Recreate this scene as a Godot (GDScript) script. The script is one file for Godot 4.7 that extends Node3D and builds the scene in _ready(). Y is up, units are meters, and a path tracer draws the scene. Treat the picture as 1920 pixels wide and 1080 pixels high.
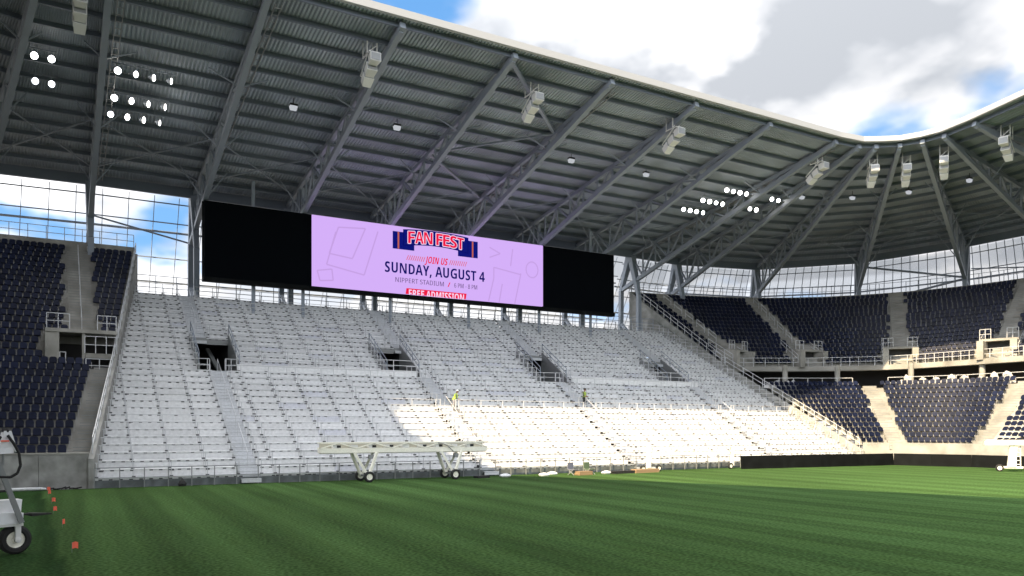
extends Node3D
# A football stadium seen from the pitch: white terrace behind the goal, dark steel roof, long video board, blue seated corners.

class MB:
	var v := PackedVector3Array()
	var n := PackedVector3Array()
	var c := PackedColorArray()
	var col := Color.WHITE
	func tri(a: Vector3, b: Vector3, d: Vector3) -> void:
		var nn := (d - a).cross(b - a).normalized()
		v.append(a); v.append(b); v.append(d)
		for k in 3:
			n.append(nn); c.append(col)
	func quad(a: Vector3, b: Vector3, d: Vector3, e: Vector3) -> void:
		tri(a, b, d); tri(a, d, e)
	func hexa(p: Array) -> void:   # p0..p3 lower ring, p4..p7 upper ring (counter-clockwise from above)
		quad(p[4], p[7], p[6], p[5]); quad(p[0], p[1], p[2], p[3])
		for k in 4:
			var m: int = (k + 1) % 4
			quad(p[k], p[k + 4], p[m + 4], p[m])
	func obox(o: Vector3, x: Vector3, y: Vector3, z: Vector3) -> void:   # half axes
		hexa([o - x - y + z, o + x - y + z, o + x - y - z, o - x - y - z, o - x + y + z, o + x + y + z, o + x + y - z, o - x + y - z])
	func box(lo: Vector3, hi: Vector3) -> void:
		var h := (hi - lo) * 0.5
		obox(lo + h, Vector3(h.x, 0, 0), Vector3(0, h.y, 0), Vector3(0, 0, h.z))
	func beam(a: Vector3, b: Vector3, w: float, h: float, up := Vector3.UP) -> void:
		var d := (b - a)
		var f := d.normalized()
		if absf(f.dot(up)) > 0.98:
			up = Vector3(0, 0, 1)
		var s := f.cross(up).normalized()
		var u := s.cross(f).normalized()
		obox((a + b) * 0.5, s * w * 0.5, u * h * 0.5, -d * 0.5)
	func ibeam(a: Vector3, b: Vector3, w: float, h: float) -> void:
		var f := (b - a).normalized()
		var s := f.cross(Vector3.UP).normalized()
		var u := s.cross(f).normalized()
		beam(a + u * (h * 0.5 - 0.02), b + u * (h * 0.5 - 0.02), w, 0.04)
		beam(a - u * (h * 0.5 - 0.02), b - u * (h * 0.5 - 0.02), w, 0.04)
		beam(a, b, 0.035, h - 0.08)
	func tube(a: Vector3, b: Vector3, r0: float, r1: float, seg := 8) -> void:
		var f := (b - a).normalized()
		var s := f.cross(Vector3.UP if absf(f.y) < 0.95 else Vector3.RIGHT).normalized()
		var u := s.cross(f).normalized()
		for k in seg:
			var t0 := TAU * k / seg
			var t1 := TAU * (k + 1) / seg
			var d0 := s * cos(t0) + u * sin(t0)
			var d1 := s * cos(t1) + u * sin(t1)
			quad(a + d0 * r0, b + d0 * r1, b + d1 * r1, a + d1 * r0)
			tri(a, a + d0 * r0, a + d1 * r0)
			tri(b, b + d1 * r1, b + d0 * r1)
	func lathe(o: Vector3, ax: Vector3, prof: Array, seg := 24) -> void:   # prof: [along, radius]
		var f := ax.normalized()
		var s := f.cross(Vector3.UP if absf(f.y) < 0.95 else Vector3.RIGHT).normalized()
		var u := s.cross(f).normalized()
		for k in seg:
			var d0 := s * cos(TAU * k / seg) + u * sin(TAU * k / seg)
			var d1 := s * cos(TAU * (k + 1) / seg) + u * sin(TAU * (k + 1) / seg)
			for j in prof.size() - 1:
				var p0 := o + f * float(prof[j][0])
				var p1 := o + f * float(prof[j + 1][0])
				quad(p0 + d0 * prof[j][1], p1 + d0 * prof[j + 1][1], p1 + d1 * prof[j + 1][1], p0 + d1 * prof[j][1])
	func path(pts: Array, r: float, seg := 6) -> void:
		for k in pts.size() - 1:
			tube(pts[k], pts[k + 1], r, r, seg)
	func mesh(off := Vector3.ZERO) -> ArrayMesh:
		var a := []
		a.resize(Mesh.ARRAY_MAX)
		var vv := v
		if off != Vector3.ZERO:
			vv = v.duplicate()
			for k in vv.size():
				vv[k] -= off
		a[Mesh.ARRAY_VERTEX] = vv
		a[Mesh.ARRAY_NORMAL] = n
		a[Mesh.ARRAY_COLOR] = c
		var m := ArrayMesh.new()
		m.add_surface_from_arrays(Mesh.PRIMITIVE_TRIANGLES, a)
		return m

var M := {}
var rng := RandomNumberGenerator.new()

func lin(r: float, g: float, b: float) -> Color:
	return Color(r, g, b).linear_to_srgb()

func where(o: Node) -> Vector3:
	var p := Vector3.ZERO
	while o is Node3D and o != self:
		p += o.position
		o = o.get_parent()
	return p

func thing(called: String, label: String, category: String, at := Vector3.ZERO, group := "", turn := 0.0) -> Node3D:
	var o := Node3D.new()
	o.name = called
	add_child(o, true)
	o.position = at
	o.rotation.y = turn
	tag(o, label, category, group)
	return o

func tag(o: Node, label: String, category: String, group := "") -> void:
	o.set_meta("label", label)
	o.set_meta("category", category)
	if group != "":
		o.set_meta("group", group)

func pivot(called: String, parent: Node) -> Node3D:
	var o := Node3D.new()
	o.name = called
	parent.add_child(o, true)
	return o

# world-space geometry under a parent that is only moved, never turned
func put(called: String, b: MB, m: Material, parent: Node, kind := "") -> MeshInstance3D:
	return put_mesh(called, b.mesh(where(parent)), m, parent, kind)

# geometry in the parent's own axes
func put_local(called: String, b: MB, m: Material, parent: Node) -> MeshInstance3D:
	return put_mesh(called, b.mesh(), m, parent, "")

func put_mesh(called: String, mesh: Mesh, m: Material, parent: Node, kind := "") -> MeshInstance3D:
	var o := MeshInstance3D.new()
	o.name = called
	o.mesh = mesh
	if m:
		o.material_override = m
	if kind != "":
		o.set_meta("kind", kind)
	parent.add_child(o, true)
	return o

func noise_tex(freq: float, lo: Color, hi: Color, seed_: int, size := 256, oct := 4, normal := false) -> NoiseTexture2D:
	var f := FastNoiseLite.new()
	f.seed = seed_
	f.frequency = freq
	f.fractal_octaves = oct
	var t := NoiseTexture2D.new()
	t.width = size
	t.height = size
	t.seamless = true
	t.noise = f
	if normal:
		t.as_normal_map = true
		t.bump_strength = 6.0
	else:
		var g := Gradient.new()
		g.set_color(0, lo)
		g.set_color(1, hi)
		t.color_ramp = g
	return t

func mat(color: Color, rough := 0.7, metal := 0.0, tex: Texture2D = null, scale := 0.3, vcol := true) -> StandardMaterial3D:
	var m := StandardMaterial3D.new()
	m.albedo_color = color
	m.roughness = rough
	m.metallic = metal
	m.vertex_color_use_as_albedo = vcol
	if tex:
		m.albedo_texture = tex
		m.uv1_triplanar = true
		m.uv1_world_triplanar = true
		m.uv1_scale = Vector3.ONE * scale
	return m

func glow(color: Color, energy: float) -> StandardMaterial3D:
	var m := StandardMaterial3D.new()
	m.albedo_color = Color(0.02, 0.02, 0.02)
	m.roughness = 0.6
	m.metallic_specular = 0.15
	m.emission_enabled = true
	m.emission = color
	m.emission_energy_multiplier = energy / EXPO
	return m

func sky_dir(az: float, el: float) -> Vector3:
	var a := deg_to_rad(az)
	var e := deg_to_rad(el)
	return Vector3(sin(a) * cos(e), sin(e), -cos(a) * cos(e))

func make_sky() -> Image:
	var w := 3072
	var h := 1536
	var big := FastNoiseLite.new()
	big.seed = 11
	big.frequency = 1.5
	big.fractal_octaves = 7
	big.fractal_gain = 0.54
	var tone := FastNoiseLite.new()
	tone.seed = 5
	tone.frequency = 1.3
	tone.fractal_octaves = 6
	tone.fractal_gain = 0.48
	# gaps where the blue shows: azimuth, elevation, angular radius, depth
	var gaps := []
	for g in [[25.0, 29.2, 3.2, 0.85], [17.5, 29.5, 5.5, 0.62], [41.5, 28.5, 2.6, 0.5], [54.6, 20.6, 1.2, 0.2], [6.2, 13.2, 2.3, 0.62], [-30.0, 35.0, 14.0, 0.7], [120.0, 40.0, 16.0, 0.7], [200.0, 30.0, 14.0, 0.7], [250.0, 60.0, 14.0, 0.6]]:
		gaps.append([sky_dir(g[0], g[1]), cos(deg_to_rad(g[2])), g[3], deg_to_rad(g[2])])
	var data := PackedFloat32Array()
	data.resize(w * h * 3)
	var at := 0
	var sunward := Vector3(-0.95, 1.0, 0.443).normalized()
	for y in h:
		var el := PI * (0.5 - (y + 0.5) / h)
		var sy := sin(el)
		var cy := cos(el)
		for x in w:
			var az := TAU * (x + 0.5) / w + SKY_TURN
			var d := Vector3(sin(az) * cy, sy, -cos(az) * cy)
			var r := 0.16
			var g := 0.165
			var b := 0.16
			if sy > -0.02:
				var s := 1.0 / (maxf(sy, 0.0) + 0.22)
				var p := Vector3(d.x * s, d.z * s, 0.7)
				var n := big.get_noise_3d(p.x, p.y, p.z)
				var t := tone.get_noise_3d(p.x * 1.1 + 3.0, p.y * 1.1, 2.3 + n * 0.25)
				var dens := 0.62 + n * 1.25
				for gap in gaps:
					var dt: float = d.dot(gap[0])
					if dt > 0.85:
						var q: float = acos(minf(dt, 1.0)) / gap[3]
						dens -= gap[2] * exp(-q * q) * 1.05
				var cover := smoothstep(-0.12, 0.46, dens)
				var lum := 0.98 + t * 1.5 - 0.30 * n
				lum = clampf(lum, 0.70, 1.30)
				var cool := clampf((1.05 - lum) * 0.30, 0.0, 0.10)
				var up := clampf(sy, 0.0, 1.0)
				var br := lerpf(0.15, 0.028, pow(up, 0.45))
				var bg := lerpf(0.28, 0.110, pow(up, 0.45))
				var bb := lerpf(0.44, 0.27, pow(up, 0.45))
				var hz := smoothstep(0.22, 0.0, sy) * 0.75
				lum = lerpf(lum, 0.92, hz)
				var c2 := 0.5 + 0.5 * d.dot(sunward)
				var lit := 0.30 + 1.8 * c2 * c2 * c2     # extra sky glow added round the unseen sun to lift the shaded stands
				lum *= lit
				lum = minf(lum, 2.0)
				r = lerpf(br, lum * (1.0 - cool), cover)
				g = lerpf(bg, lum * (1.0 - cool * 0.55), cover)
				b = lerpf(bb, lum * 1.02, cover)
			data[at] = r
			data[at + 1] = g
			data[at + 2] = b
			at += 3
	return Image.create_from_data(w, h, false, Image.FORMAT_RGBF, data.to_byte_array())

const SKY_TURN := 0.0
const NEAR := 0.1
const EXPO := 2.9

func _ready() -> void:
	rng.seed = 7
	# ---- camera, sky, sun, exposure ----
	var cam := Camera3D.new()
	cam.name = "camera"
	cam.projection = Camera3D.PROJECTION_FRUSTUM
	cam.near = NEAR
	cam.far = 2000.0
	cam.size = 1080.0 / 1500.0 * NEAR
	cam.frustum_offset = Vector2(0, 265.0 / 1500.0 * NEAR)
	cam.position = Vector3(0, 3.5, 0)
	cam.rotation = Vector3(0, deg_to_rad(-29.83), 0)
	add_child(cam)
	cam.current = true
	var we := WorldEnvironment.new()
	we.name = "world"
	var env := Environment.new()
	env.background_mode = Environment.BG_SKY
	var sm := PanoramaSkyMaterial.new()
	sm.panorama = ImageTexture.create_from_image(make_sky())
	env.sky = Sky.new()
	env.sky.sky_material = sm
	env.tonemap_mode = Environment.TONE_MAPPER_LINEAR
	env.tonemap_exposure = EXPO
	env.sdfgi_enabled = true
	env.ssao_enabled = true
	env.ssil_enabled = true
	we.environment = env
	add_child(we)
	var sun := DirectionalLight3D.new()
	sun.name = "sun"
	sun.light_color = Color(1.0, 0.90, 0.74)
	sun.light_energy = 1.45
	sun.light_angular_distance = 0.5
	sun.shadow_enabled = true
	add_child(sun)
	sun.look_at_from_position(Vector3.ZERO, Vector3(0.95, -1.0, -0.443), Vector3.UP)

	make_materials()
	build_ground()
	build_roof()
	build_white_terrace()
	build_left_corner()
	build_right_corner()
	build_hidden_stands()
	build_video_board()
	build_boards()
	build_floodlights()
	build_speakers()
	build_rigs()
	build_people()
	build_small_things()

func make_materials() -> void:
	var fine := noise_tex(0.05, Color(0.90, 0.90, 0.90), Color(1, 1, 1), 3, 256, 5)
	var blot := noise_tex(0.012, Color(0.70, 0.70, 0.69), Color(1, 1, 1), 8, 256, 6)
	M.white = mat(lin(0.80, 0.81, 0.82), 0.5, 0.0, fine, 0.25)
	M.alu = mat(lin(0.62, 0.64, 0.67), 0.5, 0.0, fine, 0.4)
	M.rail = mat(lin(0.50, 0.51, 0.53), 0.45)
	M.bracket = mat(lin(0.07, 0.07, 0.075), 0.6)
	M.concrete = mat(lin(0.42, 0.41, 0.38), 0.85, 0.0, blot, 0.12)
	M.wall = mat(lin(0.40, 0.40, 0.385), 0.85, 0.0, blot, 0.22)
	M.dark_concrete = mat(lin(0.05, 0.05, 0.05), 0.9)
	M.steel = mat(lin(0.25, 0.285, 0.335), 0.5)
	M.purlin = mat(lin(0.16, 0.19, 0.235), 0.55)
	M.deck = mat(lin(0.47, 0.53, 0.62), 0.5, 0.0, blot, 0.05)
	M.fascia = mat(lin(0.32, 0.33, 0.34), 0.5)
	M.seat = mat(lin(0.0078, 0.0115, 0.031), 0.40)
	M.seat.metallic_specular = 0.28
	M.seat_metal = mat(lin(0.30, 0.30, 0.31), 0.5)
	M.black = mat(lin(0.0025, 0.0035, 0.005), 0.8)
	M.black.metallic_specular = 0.12
	M.panel = mat(lin(0.008, 0.0095, 0.010), 0.7, 0.0, blot, 0.2)
	M.panel.metallic_specular = 0.2
	M.tray = mat(lin(0.46, 0.44, 0.35), 0.6, 0.0, fine, 0.8)
	M.paint = mat(lin(0.88, 0.86, 0.75), 0.45, 0.0, fine, 0.8)
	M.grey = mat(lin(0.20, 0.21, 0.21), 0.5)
	M.rubber = mat(lin(0.014, 0.014, 0.014), 0.8)
	M.speaker = mat(lin(0.66, 0.66, 0.64), 0.6)
	M.bundle = mat(lin(0.42, 0.42, 0.42), 0.5)
	M.pane = mat(Color(0.80, 0.82, 0.90, 0.26), 0.1)
	M.pane.transparency = BaseMaterial3D.TRANSPARENCY_ALPHA
	M.grille = mat(lin(0.02, 0.02, 0.02), 0.8)
	M.lamp = glow(Color(1.0, 0.98, 0.94), 20.0)
	M.orange = mat(lin(0.85, 0.14, 0.08), 0.6)
	M.wood = mat(lin(0.30, 0.20, 0.11), 0.7)
	M.green = mat(lin(0.10, 0.14, 0.08), 0.6)
	M.blue = mat(lin(0.13, 0.14, 0.18), 0.6)
	M.skin = mat(Color.WHITE, 0.75)
	M.vest = mat(lin(0.45, 0.72, 0.03), 0.6)
	M.plinth = mat(lin(0.16, 0.18, 0.19), 0.7, 0.0, blot, 0.3)
	var gt := noise_tex(0.05, Color(0.50, 0.52, 0.46), Color(1, 1, 1), 21, 1024, 6)
	M.grass = mat(Color.WHITE, 0.95, 0.0, gt, 0.13)
	M.grass.metallic_specular = 0.1
	M.ground = mat(lin(0.12, 0.12, 0.12), 0.9, 0.0, blot, 0.05)

# ---------------------------------------------------------------- ground
func build_ground() -> void:
	var b := MB.new()
	b.quad(Vector3(-400, -0.03, 400), Vector3(-400, -0.03, -600), Vector3(500, -0.03, -600), Vector3(500, -0.03, 400))
	put("ground", b, M.ground, self, "structure")
	var nz := FastNoiseLite.new()
	nz.seed = 4
	nz.frequency = 0.05
	nz.fractal_octaves = 4
	var nx := FastNoiseLite.new()
	nx.seed = 9
	nx.frequency = 0.35
	var st := SurfaceTool.new()
	st.begin(Mesh.PRIMITIVE_TRIANGLES)
	var x0 := -13.0
	var x1 := 78.0
	var z0 := -53.35
	var z1 := 30.0
	var dx := 0.2
	var dz := 1.2
	var cols := int((x1 - x0) / dx)
	var rows := int((z1 - z0) / dz) + 1
	for j in rows + 1:
		for i in cols + 1:
			var x := x0 + i * dx
			var z := minf(z0 + j * dz, z1)
			var wob := nz.get_noise_2d(x * 0.6, z * 0.12 + 90.0)
			var s := sin((x + z * 0.03 + wob * 0.45) * TAU / 3.1)
			var s2 := sin((x + z * 0.012 + wob * 0.5) * TAU / 1.05 + 1.0)
			var amp := 0.5 + 1.3 * absf(nx.get_noise_2d(x * 0.12 + 40.0, z * 0.05))
			var k := 0.93 + (0.30 * smoothstep(-0.25, 0.25, s) + 0.15 * smoothstep(-0.5, 0.5, s2)) * amp - 0.10
			k += 0.20 * nz.get_noise_2d(x * 1.4, z * 0.5) + 0.16 * nx.get_noise_2d(x * 0.8, z * 0.16)
			k *= 0.92
			var cc := Color(0.078 * k, 0.148 * k, 0.050 * k)
			var edge := 0.9 + 0.028 * z
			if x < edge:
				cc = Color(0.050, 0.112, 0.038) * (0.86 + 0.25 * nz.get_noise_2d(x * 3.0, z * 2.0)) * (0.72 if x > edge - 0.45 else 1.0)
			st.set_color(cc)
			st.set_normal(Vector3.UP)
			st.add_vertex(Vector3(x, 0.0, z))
	for j in rows:
		for i in cols:
			var a := j * (cols + 1) + i
			var d := a + cols + 1
			st.add_index(a); st.add_index(a + 1); st.add_index(d)
			st.add_index(a + 1); st.add_index(d + 1); st.add_index(d)
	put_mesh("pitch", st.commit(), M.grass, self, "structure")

# ---------------------------------------------------------------- roof
const H_TIP := 31.0
const H_BACK := 26.5
const H_CHORD := 21.7
var N_STATIONS := []    # north and right stations [inner, outer] as Vector2

func mirror_x(s: Array) -> Array:
	return [Vector2(67.6 - s[0].x, s[0].y), Vector2(67.6 - s[1].x, s[1].y)]

func mirror_z(s: Array) -> Array:
	return [Vector2(s[0].x, -s[0].y), Vector2(s[1].x, -s[1].y)]

func P(p: Vector2, y: float) -> Vector3:
	return Vector3(p.x, y, p.y)

func deck_at(s: Array, t: float, y := 0.0) -> Vector3:   # t: 0 at the edge over the pitch, 1 at the back
	var p: Vector2 = s[0].lerp(s[1], t)
	return P(p, lerpf(H_TIP + 0.25, H_BACK + back_rise(s), t) + y)

func back_rise(s: Array) -> float:      # the curved corner's rear edge lies a little higher
	return s[2] if s.size() > 2 else 0.0

func build_roof() -> void:
	var right := []
	for s in [[67.7, -50.4, 73.0, -82.6], [69.1, -49.6, 85.5, -80.3], [70.8, -48.3, 96.0, -71.8], [71.7, -46.6, 101.0, -59.7], [72.1, -44.7, 103.0, -48.0], [71.6, -41.6, 103.5, -37.0], [69.9, -35.0, 103.5, -26.0], [64.3, -19.0, 103.5, -13.0], [60.5, -7.0, 103.5, -2.0]]:
		right.append([Vector2(s[0], s[1]), Vector2(s[2], s[3]), minf(0.45 * maxf(right.size() - 0.6, 0.0), 1.6)])
	var north := []
	for i in 8:
		var x := 2.9 + 8.83 * i
		north.append([Vector2(x, -50.7), Vector2(x, -82.0)])
	var left := []
	for s in right:
		left.append(mirror_x(s))
	var bow := [[-2.6, -47.9], [-3.2, -46.2], [-3.0, -43.6], [-1.8, -41.0], [0.8, -36.0], [8.0, -19.0], [12.4, -7.0]]
	for k in 7:
		left[k + 2][0] = Vector2(bow[k][0], bow[k][1])
	var ring := []
	for i in range(left.size() - 1, -1, -1):
		ring.append(left[i])
	ring.append_array(north)
	ring.append_array(right)
	for i in range(right.size() - 1, -1, -1):
		ring.append(mirror_z(right[i]))
	for i in range(north.size() - 1, -1, -1):
		ring.append(mirror_z(north[i]))
	for i in left.size():
		ring.append(mirror_z(left[i]))
	var first := left.size() - 2     # trusses are built from here
	var last := left.size() + 8 + 6
	var roof := thing("stadium_roof", "dark grey steel cantilever roof with corrugated underside over the stands", "roof", Vector3(33.8, 0, -66))
	for i in ring.size():
		var a: Array = ring[i]
		var b: Array = ring[(i + 1) % ring.size()]
		var near := i >= first - 1 and i <= last
		roof_bay(roof, a, b, near, i)
	for i in range(first, last + 2):
		make_truss(roof, ring[i], i)
	for i in range(first - 1, last + 1):
		glazing_bay(roof, ring[i], ring[i + 1], i - left.size())
	for i in [first + 2, first + 3, first + 6, first + 9]:
		var st: Array = ring[i]
		var tr := MB.new()
		for dx in [0.55, 0.95]:
			tr.beam(deck_at(st, 0.03, -0.55) + Vector3(dx, 0, 0), deck_at(st, 0.98, -0.55) + Vector3(dx, 0, 0), 0.05, 0.1)
		for k in 40:
			var q := deck_at(st, 0.04 + k * 0.024, -0.56)
			tr.beam(q + Vector3(0.55, 0, 0), q + Vector3(0.95, 0, 0), 0.05, 0.04)
		put("cable_tray", tr, M.seat_metal, roof)
	# wind bracing in two bays and thin stays near the back
	for i in range(first, last):
		var a: Array = ring[i]
		var b: Array = ring[i + 1]
		var br := MB.new()
		if i - left.size() == 3:
			br.beam(deck_at(a, 0.02, -0.45), deck_at(b, 0.27, -0.45), 0.26, 0.22)
			br.beam(deck_at(a, 0.5, -0.45), deck_at(b, 0.27, -0.45), 0.16, 0.16)
			br.beam(deck_at(a, 0.5, -0.45), deck_at(b, 0.72, -0.45), 0.26, 0.22)
		else:
			br.beam(deck_at(a, 0.62, -0.55), deck_at(b, 0.9, -0.55), 0.10, 0.10)
		br.beam(deck_at(a, 0.9, -0.6), deck_at(b, 0.62, -0.6), 0.10, 0.10)
		for k in [0.3, 0.55, 0.8]:
			for w in [0.0, 1.0]:
				var pa: Vector3 = chord_at(a if w == 0.0 else b, k)
				var pb: Vector3 = deck_at(a, k + 0.01, -0.4).lerp(deck_at(b, k + 0.01, -0.4), 0.24 if w == 0.0 else 0.76)
				br.beam(pa, pb, 0.09, 0.09)
		put("brace", br, M.steel, roof)

func roof_bay(roof: Node3D, a: Array, b: Array, near: bool, idx: int) -> void:
	var d := MB.new()
	var over := 0.0
	if near:
		var n := 32
		var prev := 0.0
		for k in n:
			var s0 := float(k) / n
			var s := [s0, s0 + 0.32 / n, s0 + 0.5 / n, s0 + 0.82 / n, s0 + 1.0 / n]
			var y := [0.0, 0.0, 0.075, 0.075, 0.0]
			for m in 4:
				var i0 := deck_at(a, -0.012, y[m]).lerp(deck_at(b, -0.012, y[m]), s[m])
				var i1 := deck_at(a, -0.012, y[m + 1]).lerp(deck_at(b, -0.012, y[m + 1]), s[m + 1])
				var o0 := deck_at(a, 1.05, y[m]).lerp(deck_at(b, 1.05, y[m]), s[m])
				var o1 := deck_at(a, 1.05, y[m + 1]).lerp(deck_at(b, 1.05, y[m + 1]), s[m + 1])
				d.quad(i0, o0, o1, i1)
		over = 0.12
	d.quad(deck_at(a, -0.012, over + 0.12), deck_at(b, -0.012, over + 0.12), deck_at(b, 1.05, over + 0.12), deck_at(a, 1.05, over + 0.12))
	put("roof_deck", d, M.deck, roof)
	var f := MB.new()
	var pa := deck_at(a, 0.0)
	var pb := deck_at(b, 0.0)
	var outw := (P(a[0], 0) - P(a[1], 0)).normalized() * 0.34
	var outb := (P(b[0], 0) - P(b[1], 0)).normalized() * 0.34
	# a folded gutter edge: vertical face, then a lip that turns down
	f.hexa([pa + outw * 1.5 + Vector3(0, -0.05, 0), pb + outb * 1.5 + Vector3(0, -0.05, 0), pb + outb * 1.0 + Vector3(0, -0.12, 0), pa + outw * 1.0 + Vector3(0, -0.12, 0), pa + outw * 1.6 + Vector3(0, 0.42, 0), pb + outb * 1.6 + Vector3(0, 0.42, 0), pb + outb * 1.0 + Vector3(0, 0.48, 0), pa + outw * 1.0 + Vector3(0, 0.48, 0)])
	put("gutter_edge", f, M.fascia, roof)
	if not near:
		return
	for j in 15:
		var t := 0.012 + j / 14.0 * 0.975
		var p := MB.new()
		var q0 := deck_at(a, t, -0.17)
		var q1 := deck_at(b, t, -0.17)
		if j == 14:
			p.beam(q0 + Vector3(0, -0.35, 0), q1 + Vector3(0, -0.35, 0), 0.3, 0.9)
		else:
			p.ibeam(q0, q1, 0.16, 0.32)
		put("purlin", p, M.purlin, roof)

func chord_at(s: Array, t: float) -> Vector3:
	var p: Vector2 = s[0].lerp(s[1], t)
	return P(p, lerpf(H_TIP - 0.1, H_CHORD + 0.5, t))

func make_truss(roof: Node3D, s: Array, idx: int) -> void:
	var t := pivot("truss", roof)
	var rad: Vector2 = (s[1] - s[0]).normalized()
	var side := Vector3(-rad.y, 0, rad.x)
	var foot_out := P(s[1] + rad * 2.0, H_CHORD)
	var b := MB.new()
	b.beam(chord_at(s, 0.0), foot_out, 0.40, 0.44)
	put("bottom_chord", b, M.steel, t)
	b = MB.new()
	b.beam(deck_at(s, 0.01, -0.52), deck_at(s, 1.0, -0.52), 0.30, 0.36)
	put("top_chord", b, M.steel, t)
	var len: float = s[0].distance_to(s[1])
	var n := 11
	for k in range(1, n):
		var t1 := 1.0 - (k - 1) * 0.078
		var t0 := 1.0 - k * 0.078
		if t0 < 0.2:
			break
		b = MB.new()
		b.beam(chord_at(s, t0), deck_at(s, t0, -0.6), 0.15, 0.15)
		put("post", b, M.steel, t)
		b = MB.new()
		if k % 2 == 1:
			b.beam(chord_at(s, t0), deck_at(s, t1, -0.6), 0.19, 0.19)
		else:
			b.beam(chord_at(s, t1), deck_at(s, t0, -0.6), 0.19, 0.19)
		put("diagonal", b, M.steel, t)
	# gusset plates where the diagonals meet the chord
	b = MB.new()
	for k in [0.298, 0.454, 0.61, 0.766, 0.92]:
		var g := chord_at(s, k)
		b.obox(g + Vector3(0, 0.32, 0), side * 0.02, Vector3(0, 0.26, 0), Vector3(rad.x, 0, rad.y) * 0.42)
	put("gusset_plate", b, M.steel, t)
	# forked column: two tapered legs, then posts to the ground behind the stand
	var top := P(s[1], H_BACK - 0.2 + back_rise(s))
	var foot_in := P(s[1] - rad * 1.6, 20.6)
	for f in [foot_out, foot_in]:
		b = MB.new()
		var ax: Vector3 = (top - f).normalized()
		var fw := side.cross(ax).normalized()
		var w0 := 0.22
		var w1 := 0.42
		b.hexa([f - side * w0 + fw * w0, f + side * w0 + fw * w0, f + side * w0 - fw * w0, f - side * w0 - fw * w0, top - side * w1 + fw * w1, top + side * w1 + fw * w1, top + side * w1 - fw * w1, top - side * w1 - fw * w1])
		b.beam(f, Vector3(f.x + (rad.x if f == foot_out else 0.0) * 0.5, 0, f.z + (rad.y if f == foot_out else 0.0) * 0.5), 0.5, 0.5, Vector3(rad.x, 0, rad.y))
		put("column_leg", b, M.steel, t)
	b = MB.new()
	b.beam(P(s[1] + rad * 2.1, 17.5), P(s[1] - rad * 1.6, 14.0), 0.35, 0.35)
	b.beam(P(s[1] + rad * 2.1, 12.5), P(s[1] - rad * 1.6, 15.5), 0.35, 0.35)
	put("column_brace", b, M.steel, t)

func glazing_at(s: Array, y: float) -> Vector3:     # the leaning screen of rods behind the stands
	var rad: Vector2 = (s[1] - s[0]).normalized()
	return P(s[1] + rad * (1.4 + (H_BACK - 0.6 - y) * 0.62), y + back_rise(s) * (y - 17.0) / 9.0)

func glazing_bay(roof: Node3D, a: Array, b: Array, k: int) -> void:
	var corner := k >= 7
	var g := pivot("rod_screen", roof)
	var levels := [25.2, 23.4, 22.5, 21.4, 19.4] if corner else [25.35, 23.7, 22.9, 20.6, 18.4]
	for i in levels.size():
		var m := MB.new()
		var th: float = [0.10, 0.10, 0.18, 0.10, 0.16][i]
		m.beam(glazing_at(a, levels[i]), glazing_at(b, levels[i]), th, th)
		put("rail", m, M.steel, g)
	var n := 13 if corner else 4
	if k == 7:
		n = 8
	for i in n:
		var w := (i + 0.5) / n
		var m := MB.new()
		if corner and i < n - 1:
			var w2 := (i + 1.5) / n
			var pn := MB.new()
			pn.quad(glazing_at(a, 17.2).lerp(glazing_at(b, 17.2), w), glazing_at(a, 25.8).lerp(glazing_at(b, 25.8), w), glazing_at(a, 25.8).lerp(glazing_at(b, 25.8), w2), glazing_at(a, 17.2).lerp(glazing_at(b, 17.2), w2))
			put("glass_pane", pn, M.pane, g)
		m.tube(glazing_at(a, 25.9).lerp(glazing_at(b, 25.9), w), glazing_at(a, 17.0).lerp(glazing_at(b, 17.0), w), 0.05 if corner else 0.035, 0.05 if corner else 0.035, 6)
		put("rod", m, M.steel, g)
	if k == 10:
		var m := MB.new()
		m.beam(glazing_at(a, 25.6) - Vector3(0.4, 0, 0.0), glazing_at(b, 22.6) - Vector3(0.6, 0, -0.2), 0.24, 0.24)
		m.beam(glazing_at(a, 20.6) - Vector3(0.4, 0, 0.0), glazing_at(b, 22.6) - Vector3(0.6, 0, -0.2), 0.24, 0.24)
		put("stay", m, M.steel, g)
	elif k == 0 or k == 11:
		var m := MB.new()
		m.beam(glazing_at(a, 23.6) + Vector3(0, 0, 0.3), glazing_at(b, 22.1) + Vector3(0, 0, 0.3), 0.14, 0.14)
		put("stay", m, M.steel, g)

# ---------------------------------------------------------------- white terrace
func edge_left(z: float) -> float:
	return 2.0 + (absf(z) - 53.8) * 0.172

func edge_right(z: float) -> float:
	return 66.0 + 0.25 * (80.0 - absf(z))

func row_z(i: int) -> float:
	return -(53.5 + 0.8 * i)

func row_y(i: int) -> float:
	return 0.57 + 0.5 * i

const ROWS := 31
const LOW_AISLES := [11.1, 28.7, 43.2, 60.4]
const HIGH_AISLES := [10.4, 28.2, 43.0, 59.6]
const VOMS := [11.3, 26.7, 42.4, 58.3]

func cut(a: float, b: float, gaps: Array) -> Array:
	var segs := []
	var x := a
	for g in gaps:
		if g[0] > x:
			segs.append([x, minf(g[0], b)])
		x = maxf(x, g[1])
	if x < b:
		segs.append([x, b])
	return segs

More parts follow.
